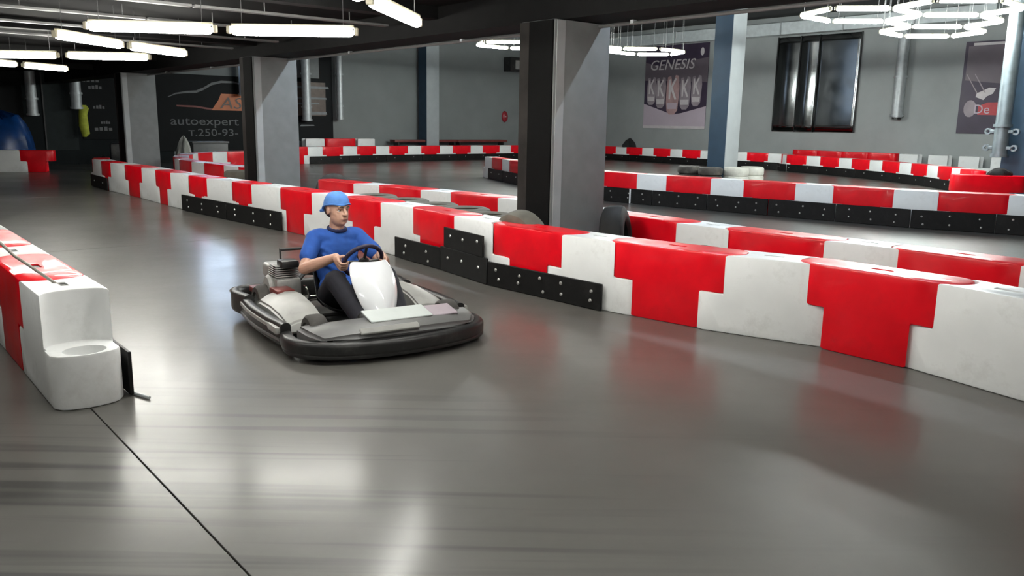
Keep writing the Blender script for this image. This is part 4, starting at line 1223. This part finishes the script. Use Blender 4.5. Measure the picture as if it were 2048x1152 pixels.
for k, s in (('r', -1), ('l', 1)):
    j = J[k]
    body.caps(j['sh'] - Vector((0, s * .06, .005)), j['sh'] - Vector((0, s * .015, .005)), .055, .055)
    body.caps(j['sh'] - Vector((0, s * .015, .005)), j['el'], .053, .044)
    body.caps(j['el'], j['el'].lerp(j['wr'], .35), .045, .046)
    body.caps(j['el'].lerp(j['wr'], .35), j['wr'], .046, .029)
    body.caps(j['hip'], j['knee'], .085, .062); body.caps(j['knee'], j['knee'].lerp(j['ank'], .35), .06, .058)
    body.caps(j['knee'].lerp(j['ank'], .35), j['ank'], .058, .04); body.caps(j['ank'], j['toe'], .038, .032)
    # hand: palm behind and outside of the rim, four fingers round it, thumb over the driver side
    G, Rr, Tt = j['G'], j['R'], j['T']
    ub = 1.0
    palm0 = G + Rr * .03 + SN * .045
    body.caps(j['wr'], palm0, .029, .03)
    rotp = axes(Tt, Rr, SN, (0, 0, 0)).to_3x3().to_4x4()
    body.ball(palm0 + Rr * .004 - SN * .008, (.043, .021, .043), 14, 10, rotp)
    for i, (off, ln, rad) in enumerate(((.033, .95, .0095), (.011, 1.0, .0098), (-.011, .96, .0095), (-.032, .84, .0085))):
        kn = G + Tt * off + Rr * .037 + SN * .008
        p1 = G + Tt * off * 1.02 + Rr * .030 * ln - SN * .024
        p2 = G + Tt * off * 1.03 - Rr * .004 - SN * .034 * ln
        p3 = G + Tt * off * 1.02 - Rr * .028 * ln - SN * .014
        body.caps(palm0 + Tt * off * .8 + Rr * .006, kn, rad * 1.25, rad * 1.12, 8)
        body.caps(kn, p1, rad * 1.1, rad, 8).caps(p1, p2, rad, rad * .94, 8).caps(p2, p3, rad * .94, rad * .82, 8)
    t0 = palm0 + Tt * .03 - Rr * .004; t1 = G + Tt * .052 - Rr * .004 + SN * .03; t2 = G + Tt * .056 - Rr * .03 + SN * .013
    body.caps(t0, t1, .0135, .012, 8).caps(t1, t2, .0115, .0095, 8)
me = fuse(body, .0045, M_SKIN, 'body', 3)
bo = link('body', me, driver)
def dpart(name, mb, m, parent=None): return mb.xf(T(*(-D0))).build(name, m, parent or bo)
for s in (-1, 1):
    e = dpart('eye', MB().ball(H(.0650, s * .031, -.001), .0125, 12, 8), M_EYE)
    dpart('iris', MB().ball(H(.0758, s * .0305, -.001), (.0030, .0055, .0055), 10, 6, hz_), M_IRIS, e)
    dpart('eyebrow', MB().tube([H(.0965, s * .014, .0225), H(.0945, s * .032, .0275), H(.081, s * .052, .0215)], [.003, .0045, .002], 8), M_HAIR)
dpart('lips', MB().caps(H(.0895, -.016, -.0655), H(.0895, .016, -.0655), .0045, .0045, 8), M_LIPS)
dpart('hair', MB().ball(H(-.047, 0, -.002), (.068, .076, .07), 18, 12, hz_), M_HAIR)
# shirt
sh = MB()
sh.ball(PEL + Vector((0, 0, .05)), (.135, .178, .1)).ball(WAI, (.125, .168, .14)).ball(CHE, (.135, .185, .155)).ball(Vector((-.325, 0, .645)), (.1, .178, .078))
sh.caps(NB - Vector((.005, 0, .05)), NB + Vector((.005, 0, .0)), .085, .066)
for k, s in (('r', -1), ('l', 1)):
    j = J[k]
    sh.caps(j['sh'] - Vector((0, s * .06, -.005)), j['sh'] - Vector((0, s * .012, 0)), .074, .07)
    sh.caps(j['sh'] - Vector((0, s * .012, 0)), j['sh'].lerp(j['el'], .6), .067, .066)
    for q in range(3):      # folds
        c = WAI.lerp(CHE, .2 + .3 * q) + Vector((.1, s * .06, 0)); sh.caps(c, c + Vector((-.02, s * .07, .05)), .03, .02, 8)
so_ = link('t_shirt', fuse(sh, .009, M_SHIRT, 't_shirt', 5), driver)
cl = [NB + Vector((.01, 0, .015)) + Vector((math.cos(a) * .066, math.sin(a) * .068, -.014 * math.cos(a))) for a in [2 * PI * i / 24 for i in range(24)]]
dpart('collar', MB().tube(cl, .013, 8, closed=True), M_NAVY, so_)
# trousers
tr = MB()
tr.ball(PEL - Vector((0, 0, .005)), (.145, .18, .115))
for k, s in (('r', -1), ('l', 1)):
    j = J[k]
    tr.caps(j['hip'], j['knee'], .102, .078).caps(j['knee'], j['knee'].lerp(j['ank'], .5), .078, .07)
    tr.caps(j['knee'].lerp(j['ank'], .5), j['ank'] + Vector((-.03, 0, .02)), .07, .06)
    for q in range(2):
        c = j['hip'].lerp(j['knee'], .7 + .2 * q); tr.caps(c + Vector((0, -.05, .05)), c + Vector((.03, .05, .05)), .024, .024, 8)
link('trousers', fuse(tr, .01, M_TROUSER, 'trousers', 4), driver)
for k, s in (('r', -1), ('l', 1)):
    j = J[k]
    d_ = (j['toe'] - j['ank']).normalized()
    shoe = MB().caps(j['ank'] - d_ * .05 - Vector((0, 0, .035)), j['toe'] + d_ * .03, .047, .037, 12).caps(j['ank'] - Vector((0, 0, .01)), j['ank'] + Vector((-.02, 0, .05)), .05, .048, 12)
    link('shoe', fuse(shoe, .008, M_SHOE, 'shoe', 3), driver)
# cap with a short turned-up band and a knot at the back
cp = MB(); rg = []
for i in range(9):
    f = i / 8
    ring = []
    for k in range(28):
        a = 2 * PI * k / 28
        rr = math.cos(f * PI / 2) ** .62 if f < 1 else .04
        zz = .036 + .094 * math.sin(f * PI / 2) - (.055 * (1 - f) * max(0, -math.cos(a)) ** 1.0) + .004 * math.sin(5 * a)
        q = H(-.012 + .108 * rr * math.cos(a), .090 * rr * math.sin(a), zz)
        ring.append(cp.bm.verts.new(q))
    rg.append(ring)
for i in range(8):
    for k in range(28): cp.bm.faces.new((rg[i][k], rg[i][(k + 1) % 28], rg[i + 1][(k + 1) % 28], rg[i + 1][k]))
cp.bm.faces.new(rg[-1])
co = dpart('cap', cp, M_CAP)
md = co.modifiers.new('s', 'SOLIDIFY'); md.thickness = .007; md.offset = -1
band = [H(-.012 + .1105 * math.cos(a), .0925 * math.sin(a), .042 - .055 * max(0, -math.cos(a)) + .004 * math.sin(5 * a)) for a in [2 * PI * k / 32 for k in range(32)]]
dpart('cap_band', MB().tube(band, .0065, 8, closed=True), M_CAP, co)
dpart('cap_knot', MB().caps(H(-.115, -.01, .0), H(-.165, -.03, -.02), .022, .012, 10), M_CAP, co)
